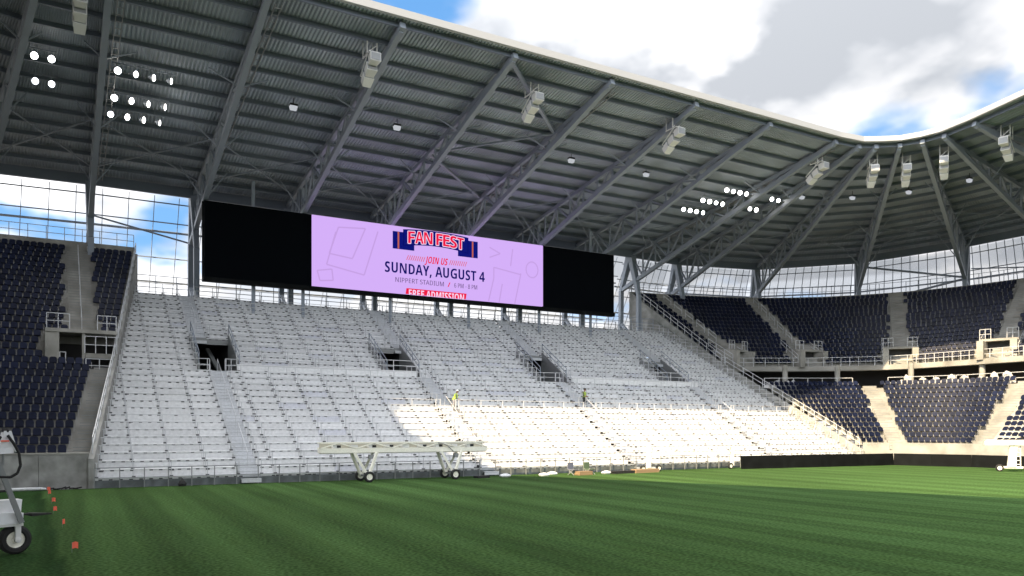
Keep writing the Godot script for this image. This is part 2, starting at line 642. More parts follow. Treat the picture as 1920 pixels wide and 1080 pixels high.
func build_white_terrace() -> void:
	var stand := thing("white_terrace", "white aluminium terrace of stepped rows under the video board", "stand", Vector3(36, 0, -54))
	for i in ROWS:
		var z := row_z(i)
		var y := row_y(i)
		var gaps := []
		if i < 16:
			for x in LOW_AISLES:
				gaps.append([x - 0.65, x + 0.65])
		elif i < 21:
			for x in VOMS:
				gaps.append([x - 1.5, x + 1.5])
		else:
			for x in HIGH_AISLES:
				gaps.append([x - 0.65, x + 0.65])
		for s in cut(edge_left(z) + 0.2, edge_right(z) - 0.2, gaps):
			terrace_row(stand, i, s[0], s[1], y, z)
	# stairs
	for k in 4:
		stairs(stand, LOW_AISLES[k], 0, 16)
		stairs(stand, HIGH_AISLES[k], 21, ROWS)
		vomitory(stand, VOMS[k], k)
	# parapets in front of the cross aisle
	for r in [[12.6, 28.0], [44.4, 61.6]]:
		var p := MB.new()
		var x: float = r[0]
		while x < r[1] - 0.1:
			var x2: float = minf(x + 3.9, r[1])
			p.col = Color.WHITE * rng.randf_range(0.93, 1.0)
			p.box(Vector3(x + 0.01, 7.8, -65.75), Vector3(x2 - 0.01, 8.6, -65.66))
			x = x2
		p.box(Vector3(r[0], 8.6, -65.9), Vector3(r[1], 8.65, -65.6))
		put("parapet", p, M.white, stand)
		guard_rail(stand, [Vector3(r[0], 8.64, -65.8), Vector3(r[1], 8.64, -65.8)], 0.9, 2.1, M.rail)
	# front plinth and perimeter rail
	var b := MB.new()
	b.box(Vector3(2.15, 0.0, -53.49), Vector3(72.4, 0.44, -53.44))
	put("plinth", b, M.plinth, stand)
	guard_rail(stand, [Vector3(2.1, 0.0, -53.2), Vector3(72.2, 0.0, -53.2)], 1.2, 1.35, M.grey)
	# back fence along the top row
	guard_rail(stand, [Vector3(edge_left(-78.6), row_y(30), -78.4), Vector3(65.4, row_y(30), -78.4)], 1.75, 1.75, M.steel, 3)
	# rows of small clips on the fence
	# raking end walls
	for side in 2:
		b = MB.new()
		for i in 33:
			var za := -53.5 - 0.8 * i
			var zb := za - 0.8
			var xa := edge_left(za) if side == 0 else edge_right(za)
			var xb := edge_left(zb) if side == 0 else edge_right(zb)
			var ya := 0.3 + 0.62 * (absf(za) - 53.5) + (1.9 if side == 0 else 1.0)
			var yb := 0.3 + 0.62 * (absf(zb) - 53.5) + (1.9 if side == 0 else 1.0)
			if side == 0:
				ya = left_y(absf(za)) + 0.45
				yb = left_y(absf(zb)) + 0.45
			b.hexa([Vector3(xa - 0.15, 0, za), Vector3(xa + 0.15, 0, za), Vector3(xb + 0.15, 0, zb), Vector3(xb - 0.15, 0, zb), Vector3(xa - 0.15, ya, za), Vector3(xa + 0.15, ya, za), Vector3(xb + 0.15, yb, zb), Vector3(xb - 0.15, yb, zb)])
		put("end_wall", b, M.wall, stand)
		var pts := []
		for i in (12 if side == 0 else 8):
			var za := -54.0 - 2.36 * i
			var ya := left_y(absf(za)) + 0.45 if side == 0 else 1.3 + 0.62 * (absf(za) - 53.5)
			pts.append(Vector3(edge_left(za) if side == 0 else edge_right(za), ya, za))
		guard_rail(stand, pts, 0.95, 1.6, M.rail)
	# ground slab hidden behind the risers keeps daylight out from below
	b = MB.new()
	b.quad(Vector3(6.5, 0, -80), Vector3(6.5, 15.0, -80), Vector3(65.5, 15.0, -80), Vector3(65.5, 0, -80))
	put("back_wall", b, M.dark_concrete, stand)

func terrace_row(stand: Node3D, i: int, a: float, b: float, y: float, z: float) -> void:
	var m := MB.new()
	# tread plank with a nosing, riser panels of about two metres
	m.col = Color.WHITE * 0.97
	m.box(Vector3(a, y - 0.045, z - 0.8), Vector3(b, y, z + 0.05))
	var x := a
	var post_x := []
	while x < b - 0.02:
		var x2 := (floorf(x / 2.12 + 0.001) + 1.0) * 2.12
		x2 = minf(x2, b)
		m.col = Color.WHITE * rng.randf_range(0.84, 1.0)
		if rng.randf() < 0.06:
			m.col = Color(0.92, 0.93, 1.0) * 0.86
		m.box(Vector3(x + 0.006, y - 0.5, z - 0.03), Vector3(x2 - 0.006, y - 0.047, z))
		if x2 < b - 0.3:
			post_x.append(x2)
		x = x2
	# a small ledge halfway up the riser
	m.col = Color.WHITE * 0.9
	m.box(Vector3(a, y - 0.37, z), Vector3(b, y - 0.345, z + 0.02))
	var row := put("terrace_row", m, M.white, stand)
	post_x.append(b - 0.08)
	post_x.append(a + 0.08)
	# fixing brackets below the nosing
	m = MB.new()
	var n := int((b - a) / 0.53)
	for k in n:
		var bx := a + (k + 0.5) * (b - a) / n
		if rng.randf() < 0.93:
			m.box(Vector3(bx - 0.10, y - 0.125, z + 0.001), Vector3(bx + 0.10, y - 0.055, z + 0.035))
	for px in post_x:
		m.box(Vector3(px - 0.10, y - 0.02, z - 0.16), Vector3(px + 0.10, y + 0.10, z - 0.04))
		if rng.randf() < 0.25:
			m.box(Vector3(px + 0.02, y - 0.16, z + 0.002), Vector3(px + 0.24, y - 0.05, z + 0.05))
	if n > 0:
		put("brackets", m, M.bracket, row, "stuff")
	# safety rail
	if i == 15 and ((a > 11.0 and b < 29.0) or (a > 43.0 and b < 61.0)):
		return
	m = MB.new()
	for px in post_x:
		m.box(Vector3(px - 0.022, y, z - 0.12), Vector3(px + 0.022, y + 0.92, z - 0.076))
	m.box(Vector3(a, y + 0.90, z - 0.12), Vector3(b, y + 0.94, z - 0.08))
	put("safety_rail", m, M.rail, row)

func stairs(stand: Node3D, x: float, i0: int, i1: int) -> void:
	var m := MB.new()
	for i in range(i0, i1):
		var z := row_z(i)
		var y := row_y(i)
		m.col = Color.WHITE * rng.randf_range(0.88, 1.0)
		m.box(Vector3(x - 0.64, y - 0.05, z - 0.8), Vector3(x + 0.64, y - 0.002, z + 0.02))
		m.box(Vector3(x - 0.64, y - 0.25, z - 0.02), Vector3(x + 0.64, y - 0.06, z))
		m.box(Vector3(x - 0.62, y - 0.30, z + 0.0), Vector3(x + 0.62, y - 0.25, z + 0.40))
		m.box(Vector3(x - 0.62, y - 0.5, z + 0.36), Vector3(x + 0.62, y - 0.31, z + 0.39))
	put("stair_flight", m, M.alu, stand)
	m = MB.new()
	var i := i0 + 1
	while i + 4 < i1:
		var p0 := Vector3(x, row_y(i) + 0.9, row_z(i))
		var p1 := Vector3(x, row_y(i + 4) + 0.9, row_z(i + 4))
		m.tube(p0, p1, 0.02, 0.02, 6)
		for k in [i, i + 2, i + 4]:
			m.tube(Vector3(x, row_y(k) - 0.05, row_z(k) - 0.02), Vector3(x, row_y(k) + 0.9, row_z(k)), 0.02, 0.02, 6)
		i += 5
	put("handrail", m, M.rail, stand)
	m = MB.new()
	for k in range(i0, i1):
		for s in [-0.66, 0.66]:
			if (k + (1 if s > 0.0 else 0)) % 2 == 0:
				m.box(Vector3(x + s - 0.02, row_y(k), row_z(k) - 0.1), Vector3(x + s + 0.02, row_y(k) + 0.9, row_z(k) - 0.06))
	put("aisle_posts", m, M.rail, stand, "stuff")

func vomitory(stand: Node3D, x: float, k: int) -> void:
	var v := pivot("vomitory", stand)
	var m := MB.new()
	var fy := 8.07
	var top := 10.62
	# tunnel: floor, back, ceiling and sides
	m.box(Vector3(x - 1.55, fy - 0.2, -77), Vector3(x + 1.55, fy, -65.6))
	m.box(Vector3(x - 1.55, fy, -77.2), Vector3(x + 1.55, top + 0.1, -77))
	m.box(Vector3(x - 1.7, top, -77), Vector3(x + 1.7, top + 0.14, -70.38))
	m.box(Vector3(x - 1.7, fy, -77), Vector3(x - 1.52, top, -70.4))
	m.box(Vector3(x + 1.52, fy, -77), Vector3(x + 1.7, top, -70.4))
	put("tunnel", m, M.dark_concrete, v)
	for s in [-1.0, 1.0]:
		m = MB.new()
		var cx: float = x + s * 1.51
		m.hexa([Vector3(cx - 0.05, fy - 0.4, -65.7), Vector3(cx + 0.05, fy - 0.4, -65.7), Vector3(cx + 0.05, fy - 0.4, -70.4), Vector3(cx - 0.05, fy - 0.4, -70.4), Vector3(cx - 0.05, fy + 0.55, -65.7), Vector3(cx + 0.05, fy + 0.55, -65.7), Vector3(cx + 0.05, 11.45, -70.4), Vector3(cx - 0.05, 11.45, -70.4)])
		put("cheek_wall", m, M.grey, v)
	m = MB.new()
	m.box(Vector3(x - 1.62, top - 0.02, -70.42), Vector3(x + 1.62, 11.1, -70.27))
	put("lintel", m, M.grey, v)
	guard_rail(v, [Vector3(x - 1.5, 11.08, -70.3), Vector3(x + 1.5, 11.08, -70.3)], 1.1, 1.5, M.rail)
	for s in [-1.51, 1.51]:
		guard_rail(v, [Vector3(x + s, 8.62, -65.8), Vector3(x + s, 11.45, -70.3)], 0.9, 1.9, M.steel)
	# inner stair stringer and gate rails seen in the mouth
	m = MB.new()
	m.beam(Vector3(x + 0.1, 10.4, -72.2), Vector3(x + 0.85, fy, -70.0), 0.35, 0.12)
	put("stringer", m, M.grey, v)
	guard_rail(v, [Vector3(x - 1.4, fy, -66.6), Vector3(x - 0.6, fy, -66.6)], 1.0, 0.8, M.rail)
	guard_rail(v, [Vector3(x + 0.5, fy, -66.2), Vector3(x + 1.4, fy, -66.2)], 1.0, 0.45, M.rail)

func guard_rail(parent: Node, pts: Array, h: float, gap: float, m: Material, bars := 2) -> MeshInstance3D:
	var b := MB.new()
	var r := 0.028
	for k in pts.size() - 1:
		var a: Vector3 = pts[k]
		var c: Vector3 = pts[k + 1]
		for j in bars:
			var y := h * (1.0 - j * (0.5 if bars == 2 else 0.3))
			b.beam(a + Vector3(0, y, 0), c + Vector3(0, y, 0), r * 1.8, r * 1.8)
		var n := maxi(1, int(round(a.distance_to(c) / gap)))
		for j in n + (1 if k == pts.size() - 2 else 0):
			var p := a.lerp(c, float(j) / n)
			b.box(p - Vector3(r, 0.0, r), p + Vector3(r, h, r))
	return put("guard_rail", b, m, parent)

# ---------------------------------------------------------------- seats
func seat_mesh(tone: float) -> ArrayMesh:
	var m := MB.new()
	m.col = Color(tone, tone, tone)
	# backrest: a slab with clipped top corners, leaning back
	m.col *= 1.0
	var out := [Vector2(-0.215, 0.36), Vector2(-0.225, 0.70), Vector2(-0.19, 0.80), Vector2(-0.11, 0.835), Vector2(0.11, 0.835), Vector2(0.19, 0.80), Vector2(0.225, 0.70), Vector2(0.215, 0.36)]
	slab(m, out, 0.0, 0.05, -0.20)
	# folded seat pan in front of it
	var pan := [Vector2(-0.20, 0.40), Vector2(-0.21, 0.60), Vector2(-0.17, 0.735), Vector2(0.17, 0.735), Vector2(0.21, 0.60), Vector2(0.20, 0.40)]
	slab(m, pan, 0.16, 0.07, -0.16)
	var a := m.mesh()
	var s := MB.new()
	s.box(Vector3(0.24, 0.40, -0.03), Vector3(0.275, 0.53, 0.17))
	s.box(Vector3(0.245, 0.10, 0.0), Vector3(0.27, 0.40, 0.04))
	var arr := []
	arr.resize(Mesh.ARRAY_MAX)
	arr[Mesh.ARRAY_VERTEX] = s.v
	arr[Mesh.ARRAY_NORMAL] = s.n
	arr[Mesh.ARRAY_COLOR] = s.c
	a.add_surface_from_arrays(Mesh.PRIMITIVE_TRIANGLES, arr)
	a.surface_set_material(0, M.seat)
	a.surface_set_material(1, M.seat_metal)
	return a

func slab(m: MB, out: Array, z: float, th: float, lean: float) -> void:
	var n := out.size()
	var f := []
	var k := []
	for p in out:
		var zz: float = z + (p.y - 0.36) * lean
		f.append(Vector3(p.x, p.y, zz + th))
		k.append(Vector3(p.x, p.y, zz))
	for i in range(1, n - 1):
		m.tri(f[0], f[i], f[i + 1])
		m.tri(k[0], k[i + 1], k[i])
	for i in n:
		var j := (i + 1) % n
		m.quad(f[i], k[i], k[j], f[j])

var seat_shapes := []

func place_seats(parent: Node3D, list: Array, largest: int) -> void:
	# list of Transform3D in world space; the nearest ones become parts, the rest one mass
	if seat_shapes.is_empty():
		for tone in [0.72, 0.95, 1.2, 1.5]:
			seat_shapes.append(seat_mesh(tone))
	var cam := Vector3(0, 3.5, 0)
	list.sort_custom(func(a, b): return a.origin.distance_squared_to(cam) < b.origin.distance_squared_to(cam))
	var off := where(parent)
	var n := mini(largest, list.size())
	for i in n:
		var o := MeshInstance3D.new()
		o.name = "seat"
		o.mesh = seat_shapes[rng.randi() % 4]
		var t: Transform3D = list[i]
		t.origin -= off
		o.transform = t
		parent.add_child(o, true)
	if list.size() > n:
		var mm := MultiMesh.new()
		mm.transform_format = MultiMesh.TRANSFORM_3D
		mm.use_colors = true
		mm.mesh = seat_shapes[1]
		mm.instance_count = list.size() - n
		for i in list.size() - n:
			var t: Transform3D = list[n + i]
			t.origin -= off
			mm.set_instance_transform(i, t)
			mm.set_instance_color(i, Color.WHITE * rng.randf_range(0.72, 1.5))
		var mi := MultiMeshInstance3D.new()
		mi.name = "seat_rows"
		mi.multimesh = mm
		mi.set_meta("kind", "stuff")
		parent.add_child(mi, true)

# ---------------------------------------------------------------- left corner stand
func left_y(az: float) -> float:       # deck height by distance in z
	var i := (az - 54.2) / 0.8
	if i < 13.0:
		return 1.75 + 0.5 * i
	return 8.25 + 0.56 * (i - 13.0)

func build_left_corner() -> void:
	var stand := thing("left_corner_stand", "dark navy seated stand left of the white terrace, above a concrete wall", "stand", Vector3(-4, 0, -54))
	var x0 := -13.0
	var seats := []
	for i in 33:
		var z := -(54.2 + 0.8 * i)
		var y := left_y(absf(z))
		var rise := 0.5 if i < 14 else 0.56
		var xr := edge_left(z) - 0.16
		var m := MB.new()
		m.col = Color.WHITE * rng.randf_range(0.92, 1.0)
		var gaps := []
		if i >= 13 and i < 17:
			gaps.append([-0.5, xr + 1.0])
		for s in cut(x0, xr, gaps):
			m.box(Vector3(s[0], y - rise - 0.1, z - 0.82), Vector3(s[1], y, z))
		put("row_step", m, M.concrete, stand)
		var sx := xr - 1.45 if i < 13 else xr - 0.35
		while sx > x0:
			var ok := true
			if i >= 13 and i < 17 and sx > -0.85:
				ok = false
			if i >= 17 and sx > 0.72 and sx < 2.98:
				ok = false
			if ok:
				seats.append(Transform3D(Basis().rotated(Vector3.UP, rng.randf_range(-0.02, 0.02)), Vector3(sx, y + 0.002, z - 0.60)))
			sx -= 0.53
	place_seats(stand, seats, 300)
	# lower stair beside the end wall, upper stair from the exit roof
	var st := MB.new()
	for i in 13:
		var z := -(54.2 + 0.8 * i)
		var y := left_y(absf(z))
		var xr := edge_left(z) - 0.17
		st.col = Color.WHITE * rng.randf_range(0.93, 1.02)
		st.box(Vector3(xr - 1.05, y - 0.3, z - 0.38), Vector3(xr, y + 0.17, z - 0.0 + 0.002) - Vector3(0, 0, 0.4))
	put("lower_stair", st, M.concrete, stand)
	st = MB.new()
	for i in range(17, 33):
		var z := -(54.2 + 0.8 * i)
		var y := left_y(absf(z))
		st.col = Color.WHITE * rng.randf_range(0.93, 1.02)
		st.box(Vector3(1.02, y - 0.3, z - 0.8), Vector3(2.72, y + 0.28, z - 0.4))
		st.box(Vector3(1.02, y - 0.3, z - 0.4), Vector3(2.72, y + 0.004, z + 0.006))
	put("upper_stair", st, M.concrete, stand)
	st = MB.new()  # grey nosing strips, darkened to draw a gap shadow at each step edge
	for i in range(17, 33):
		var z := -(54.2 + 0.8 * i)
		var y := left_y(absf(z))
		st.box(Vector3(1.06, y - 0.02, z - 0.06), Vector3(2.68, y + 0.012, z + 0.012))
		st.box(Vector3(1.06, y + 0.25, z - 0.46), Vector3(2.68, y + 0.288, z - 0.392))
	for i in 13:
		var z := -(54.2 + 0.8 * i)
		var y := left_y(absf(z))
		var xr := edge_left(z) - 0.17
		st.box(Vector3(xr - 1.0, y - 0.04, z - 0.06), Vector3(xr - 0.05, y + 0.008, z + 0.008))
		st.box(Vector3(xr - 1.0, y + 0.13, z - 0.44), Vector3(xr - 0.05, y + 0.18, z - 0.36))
	put("nosing_shadow_strips", st, M.grey, stand, "stuff")
	st = MB.new()
	st.tube(Vector3(1.87, left_y(68.6) + 0.9, -68.6), Vector3(1.87, left_y(79.6) + 0.9, -79.6), 0.025, 0.025)
	for i in 8:
		var z := -(68.6 + 1.57 * i)
		st.tube(Vector3(1.87, left_y(absf(z)), z), Vector3(1.87, left_y(absf(z)) + 0.9, z), 0.02, 0.02)
	put("handrail", st, M.rail, stand)
	# front wall in two cast panels with a coping
	for s in [[-13.0, -8.6], [-8.58, -4.2], [-4.18, -0.75], [-0.73, 1.86]]:
		var w := MB.new()
		w.col = Color.WHITE * rng.randf_range(0.93, 1.0)
		w.box(Vector3(s[0], -0.05, -54.3), Vector3(s[1], 2.02, -53.75))
		put("wall_panel", w, M.wall, stand)
	var cp := MB.new()
	cp.box(Vector3(-13, 2.02, -54.3), Vector3(1.86, 2.12, -53.72))
	put("coping", cp, M.concrete, stand)
	# exit box
	var v := pivot("exit_box", stand)
	var m := MB.new()
	m.box(Vector3(-0.5, 7.9, -66.5), Vector3(0.36, 10.35, -64.5))
	put("pier", m, M.concrete, v)
	m = MB.new()
	m.box(Vector3(1.78, 7.9, -66.3), Vector3(1.98, 10.35, -64.6))
	put("pier", m, M.concrete, v)
	m = MB.new()
	m.box(Vector3(-0.5, 10.35, -68.4), Vector3(4.0, 10.6, -64.4))
	put("roof_slab", m, M.concrete, v)
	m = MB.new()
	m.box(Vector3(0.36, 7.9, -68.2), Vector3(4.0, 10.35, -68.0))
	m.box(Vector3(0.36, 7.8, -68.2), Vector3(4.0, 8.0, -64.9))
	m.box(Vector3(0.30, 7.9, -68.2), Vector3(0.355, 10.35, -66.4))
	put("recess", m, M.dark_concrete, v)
	m = MB.new()
	m.box(Vector3(2.0, 8.62, -64.9), Vector3(4.0, 8.95, -64.7))
	put("ledge", m, M.concrete, v)
	guard_rail(v, [Vector3(-0.4, 10.6, -64.5), Vector3(1.0, 10.6, -64.5)], 1.05, 0.7, M.rail)
	guard_rail(v, [Vector3(2.75, 10.6, -64.5), Vector3(3.95, 10.6, -64.5)], 1.05, 0.6, M.rail)
	guard_rail(v, [Vector3(1.95, 8.95, -64.6), Vector3(4.0, 8.95, -64.6)], 1.2, 0.68, M.rail)
	guard_rail(v, [Vector3(2.0, 7.55, -64.0), Vector3(3.7, 7.55, -64.0)], 0.95, 0.85, M.rail)
	guard_rail(v, [Vector3(0.4, 8.0, -64.55), Vector3(0.75, 8.0, -64.55)], 0.95, 0.35, M.rail)
	# top wall with rail
	m = MB.new()
	m.box(Vector3(-13, 17.0, -81.2), Vector3(6.5, 20.15, -80.7))
	put("top_wall", m, M.concrete, stand)
	guard_rail(stand, [Vector3(-13, 20.15, -80.9), Vector3(6.4, 20.15, -80.9)], 1.15, 1.4, M.rail)
	m = MB.new()
	m.box(Vector3(2.6, 19.3, -80.6), Vector3(3.3, 19.75, -80.3))
	put("wall_box", m, M.speaker, stand)
	m = MB.new()
	m.quad(Vector3(-13, 0, -82), Vector3(-13, 18, -82), Vector3(6.5, 18, -82), Vector3(6.5, 0, -82))
	put("back_wall", m, M.dark_concrete, stand)

# ---------------------------------------------------------------- right corner: two curved tiers
func curve(knots: Array, u: float) -> Vector2:      # knots: [u, x, z]
	var n := knots.size()
	var i := 0
	while i < n - 2 and u > knots[i + 1][0]:
		i += 1
	var a: Array = knots[i]
	var b: Array = knots[i + 1]
	var t := clampf((u - a[0]) / (b[0] - a[0]), 0.0, 1.0)
	var p: Array = knots[maxi(i - 1, 0)]
	var q: Array = knots[mini(i + 2, n - 1)]
	var pa := Vector2(a[1], a[2])
	var pb := Vector2(b[1], b[2])
	var du: float = b[0] - a[0]
	var ta := (pb - Vector2(p[1], p[2])) / maxf(b[0] - p[0], 0.001) * du
	var tb := (Vector2(q[1], q[2]) - pa) / maxf(q[0] - a[0], 0.001) * du
	var t2 := t * t
	var t3 := t2 * t
	return pa * (2 * t3 - 3 * t2 + 1) + ta * (t3 - 2 * t2 + t) + pb * (-2 * t3 + 3 * t2) + tb * (t3 - t2)

func tier_at(F: Array, B: Array, u: float, t: float) -> Vector2:
	return curve(F, u).lerp(curve(B, u), t)

func tier(stand: Node3D, F: Array, B: Array, n: int, h0: float, h1: float, u1: float, aisles: Array, half: float, skip: Callable, parts: int) -> void:
	var steps := 26
	var seats := []
	var rise := (h1 - h0) / (n - 1)
	for i in n:
		var y := h0 + rise * i
		var m := MB.new()
		m.col = Color.WHITE * rng.randf_range(0.9, 1.0)
		for k in steps:
			var ua := u1 * k / steps
			var ub := u1 * (k + 1) / steps
			var fa := tier_at(F, B, ua, float(i) / n)
			var fb := tier_at(F, B, ub, float(i) / n)
			var ba := tier_at(F, B, ua, (i + 1.03) / n)
			var bb := tier_at(F, B, ub, (i + 1.03) / n)
			m.quad(P(fa, y), P(ba, y), P(bb, y), P(fb, y))
			m.quad(P(fa, y - rise - 0.1), P(fa, y), P(fb, y), P(fb, y - rise - 0.1))
		put("row_step", m, M.concrete, stand)
		# seats walked along the row
		var t := (i + 0.62) / n
		var ap := []
		for a in aisles:
			ap.append(tier_at(F, B, a, t))
		var last := tier_at(F, B, 0.0, t)
		var acc := 0.1
		for k in range(1, 1400):
			var u := u1 * k / 1400.0
			var p := tier_at(F, B, u, t)
			acc += p.distance_to(last)
			last = p
			if acc < 0.54:
				continue
			acc = 0.0
			var ok := true
			for a in ap:
				if p.distance_to(a) < half + 0.3:
					ok = false
			if ok and not skip.call(i, p):
				var dir := (tier_at(F, B, u, 0.0) - tier_at(F, B, u, 1.0)).normalized()
				seats.append(Transform3D(Basis(Vector3.UP, atan2(dir.x, dir.y)), P(p, y + 0.002)))
	place_seats(stand, seats, parts)
	for a in aisles:
		var m := MB.new()
		var rail := MB.new()
		for i in n:
			var y := h0 + rise * i
			for j in 2:
				var p0 := tier_at(F, B, a, (i + j * 0.5) / n)
				var p1 := tier_at(F, B, a, (i + j * 0.5 + 0.5) / n)
				var d := (p1 - p0).normalized()
				var s := Vector2(-d.y, d.x) * half
				var yy := y + 0.004 + j * rise * 0.5
				m.col = Color.WHITE * rng.randf_range(0.92, 1.03)
				m.hexa([P(p0 + s, y - 0.4), P(p0 - s, y - 0.4), P(p1 - s, y - 0.4), P(p1 + s, y - 0.4), P(p0 + s, yy), P(p0 - s, yy), P(p1 - s, yy), P(p1 + s, yy)])
		put("stair_flight", m, M.concrete, stand)
		var edge_shadow := MB.new()  # step edge strips whose dark colour paints in the shadow lines
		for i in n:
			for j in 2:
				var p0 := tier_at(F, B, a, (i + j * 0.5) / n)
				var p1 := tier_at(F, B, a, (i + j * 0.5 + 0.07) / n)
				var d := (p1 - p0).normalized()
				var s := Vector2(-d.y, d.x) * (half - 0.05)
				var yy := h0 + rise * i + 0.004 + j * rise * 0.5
				edge_shadow.hexa([P(p0 + s, yy - 0.05), P(p0 - s, yy - 0.05), P(p1 - s, yy - 0.05), P(p1 + s, yy - 0.05), P(p0 + s - d * 0.006, yy + 0.006), P(p0 - s - d * 0.006, yy + 0.006), P(p1 - s, yy + 0.006), P(p1 + s, yy + 0.006)])
		put("nosing_shadow_strips", edge_shadow, M.grey, stand, "stuff")

func facing_box(m: MB, c: Vector2, d: Vector2, w: float, y0: float, y1: float, z0: float, z1: float, shift := 0.0) -> void:
	# a box in front-facing axes: d points to the pitch, z0..z1 along d, w half width
	var s := Vector2(d.y, -d.x)
	var o := c + d * (z0 + z1) * 0.5 + s * shift
	m.obox(P(o, (y0 + y1) * 0.5), P(s * w, 0), Vector3(0, (y1 - y0) * 0.5, 0), P(d * (z1 - z0) * 0.5, 0))

func build_right_corner() -> void:
	var F := [[0.0, 69.2, -70.4], [1.0, 72.0, -69.3], [2.0, 79.0, -65.1], [2.5, 82.5, -61.6], [3.0, 85.0, -57.9], [3.5, 85.8, -52.8], [4.0, 86.0, -47.6], [5.0, 86.0, -30.0]]
	var B := [[0.0, 65.8, -83.2], [1.0, 70.0, -82.5], [2.0, 82.9, -78.8], [2.5, 90.8, -73.5], [3.0, 96.3, -66.3], [3.5, 99.2, -59.5], [4.0, 100.4, -52.0], [5.0, 101.0, -32.0]]
	var up := thing("upper_corner_tier", "upper tier of dark navy seats curving round the right corner", "stand", Vector3(85, 0, -65))
	var vp := []
	for a in [1.0, 2.0, 3.0, 4.0]:
		vp.append(tier_at(F, B, a, 0.13))
	var skip := func(i, p):
		if i < 6:
			for q in vp:
				if q.distance_to(p) < 2.3 and i < 5:
					return true
		return false
	tier(up, F, B, 18, 11.05, 20.6, 5.0, [1.0, 2.0, 3.0, 4.0], 0.72, skip, 300)
	# lip slab, soffit, back wall with rail
	var lip := MB.new()
	var sof := MB.new()
	var wall := MB.new()
	var backing := MB.new()
	var pts := []
	var tops := []
	for k in 27:
		var ua := 5.0 * k / 26
		pts.append(P(curve(F, ua), 11.0) + Vector3(0, 0, 0))
		tops.append(P(curve(B, ua), 21.55))
		if k == 26:
			break
		var ub := 5.0 * (k + 1) / 26
		var fa := curve(F, ua)
		var fb := curve(F, ub)
		var da := (fa - curve(B, ua)).normalized()
		var db := (fb - curve(B, ub)).normalized()
		lip.hexa([P(fa + da * 0.35, 10.45), P(fb + db * 0.35, 10.45), P(fb - db * 0.02, 10.45), P(fa - da * 0.02, 10.45), P(fa + da * 0.35, 11.0), P(fb + db * 0.35, 11.0), P(fb - db * 0.02, 11.0), P(fa - da * 0.02, 11.0)])
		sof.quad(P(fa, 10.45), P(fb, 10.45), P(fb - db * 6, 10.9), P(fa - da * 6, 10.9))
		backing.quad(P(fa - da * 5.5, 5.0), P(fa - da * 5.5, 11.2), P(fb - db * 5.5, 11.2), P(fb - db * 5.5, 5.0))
		var ba := curve(B, ua)
		var bb := curve(B, ub)
		wall.hexa([P(ba, 18), P(bb, 18), P(bb - db * 0.4, 18), P(ba - da * 0.4, 18), P(ba, 21.55), P(bb, 21.55), P(bb - db * 0.4, 21.55), P(ba - da * 0.4, 21.55)])
	put("lip", lip, M.concrete, up)
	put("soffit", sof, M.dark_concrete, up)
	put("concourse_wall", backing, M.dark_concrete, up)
	put("top_wall", wall, M.concrete, up)
	guard_rail(up, pts, 1.05, 1.2, M.rail)
	guard_rail(up, tops, 1.3, 1.3, M.steel)
	# end stair stringer on the left and its underside
	var en := MB.new()
	en.hexa([Vector3(65.6, 14.6, -83.4), Vector3(65.9, 14.6, -83.4), Vector3(69.2, 10.4, -70.3), Vector3(68.9, 10.4, -70.3), Vector3(65.6, 21.5, -83.4), Vector3(65.9, 21.5, -83.4), Vector3(69.2, 11.4, -70.3), Vector3(68.9, 11.4, -70.3)])
	put("end_wall", en, M.wall, up)
	guard_rail(up, [Vector3(65.8, 21.5, -83.3), Vector3(69.1, 11.4, -70.3)], 1.0, 1.3, M.rail)
	# exits in the front rows
	for k in 4:
		var a: float = [1.0, 2.0, 3.0, 4.0][k]
		var c := curve(F, a)
		var d := (c - curve(B, a)).normalized()
		var v := pivot("exit_box", up)
		var m := MB.new()
		facing_box(m, c, d, 0.32, 10.9, 12.9, -3.0, 0.1, -1.55)
		facing_box(m, c, d, 0.32, 10.9, 12.9, -3.0, 0.1, 1.55)
		put("cheek_wall", m, M.concrete, v)
		m = MB.new()
		facing_box(m, c, d, 1.85, 12.9, 13.15, -3.9, -0.9)
		put("roof_slab", m, M.concrete, v)
		m = MB.new()
		facing_box(m, c, d, 1.22, 11.02, 12.9, -3.2, -1.9)
		put("recess", m, M.dark_concrete, v)
		var s := Vector2(d.y, -d.x)
		var q := c - d * 1.0
		guard_rail(v, [P(q - s * 1.8, 13.15), P(q - s * 0.75, 13.15)], 1.05, 0.55, M.rail)
		guard_rail(v, [P(q + s * 0.75, 13.15), P(q + s * 1.8, 13.15)], 1.05, 0.55, M.rail)
		for w in [-1.0, 1.0]:
			var rr := MB.new()
			var pa: Vector3 = P(c + s * w * 1.9 - d * 4.0, 13.6)
			var pb: Vector3 = P(c + s * w * 1.9 - d * 0.4, 11.4)
			for h in [1.0, 0.55]:
				rr.beam(pa + Vector3(0, h, 0), pb + Vector3(0, h, 0), 0.05, 0.05)
			for j in 4:
				rr.beam(pa.lerp(pb, j / 3.0), pa.lerp(pb, j / 3.0) + Vector3(0, 1.0, 0), 0.05, 0.05)
			put("side_rail", rr, M.rail, v)
	# stair rails beside the first two aisles
	for a in [1.0, 2.0]:
		var rr := MB.new()
		for j in 5:
			var t0 := 0.32 + j * 0.135
			var t1 := t0 + 0.09
			var p0 := P(tier_at(F, B, a, t0), 11.05 + 10.1 * t0)
			var p1 := P(tier_at(F, B, a, t1), 11.05 + 10.1 * t1)
			for h in [0.95, 0.5]:
				rr.beam(p0 + Vector3(0, h, 0), p1 + Vector3(0, h, 0), 0.05, 0.05)
			rr.beam(p0, p0 + Vector3(0, 0.95, 0), 0.05, 0.05)
			rr.beam(p1, p1 + Vector3(0, 0.95, 0), 0.05, 0.05)
		put("handrail", rr, M.rail, up)

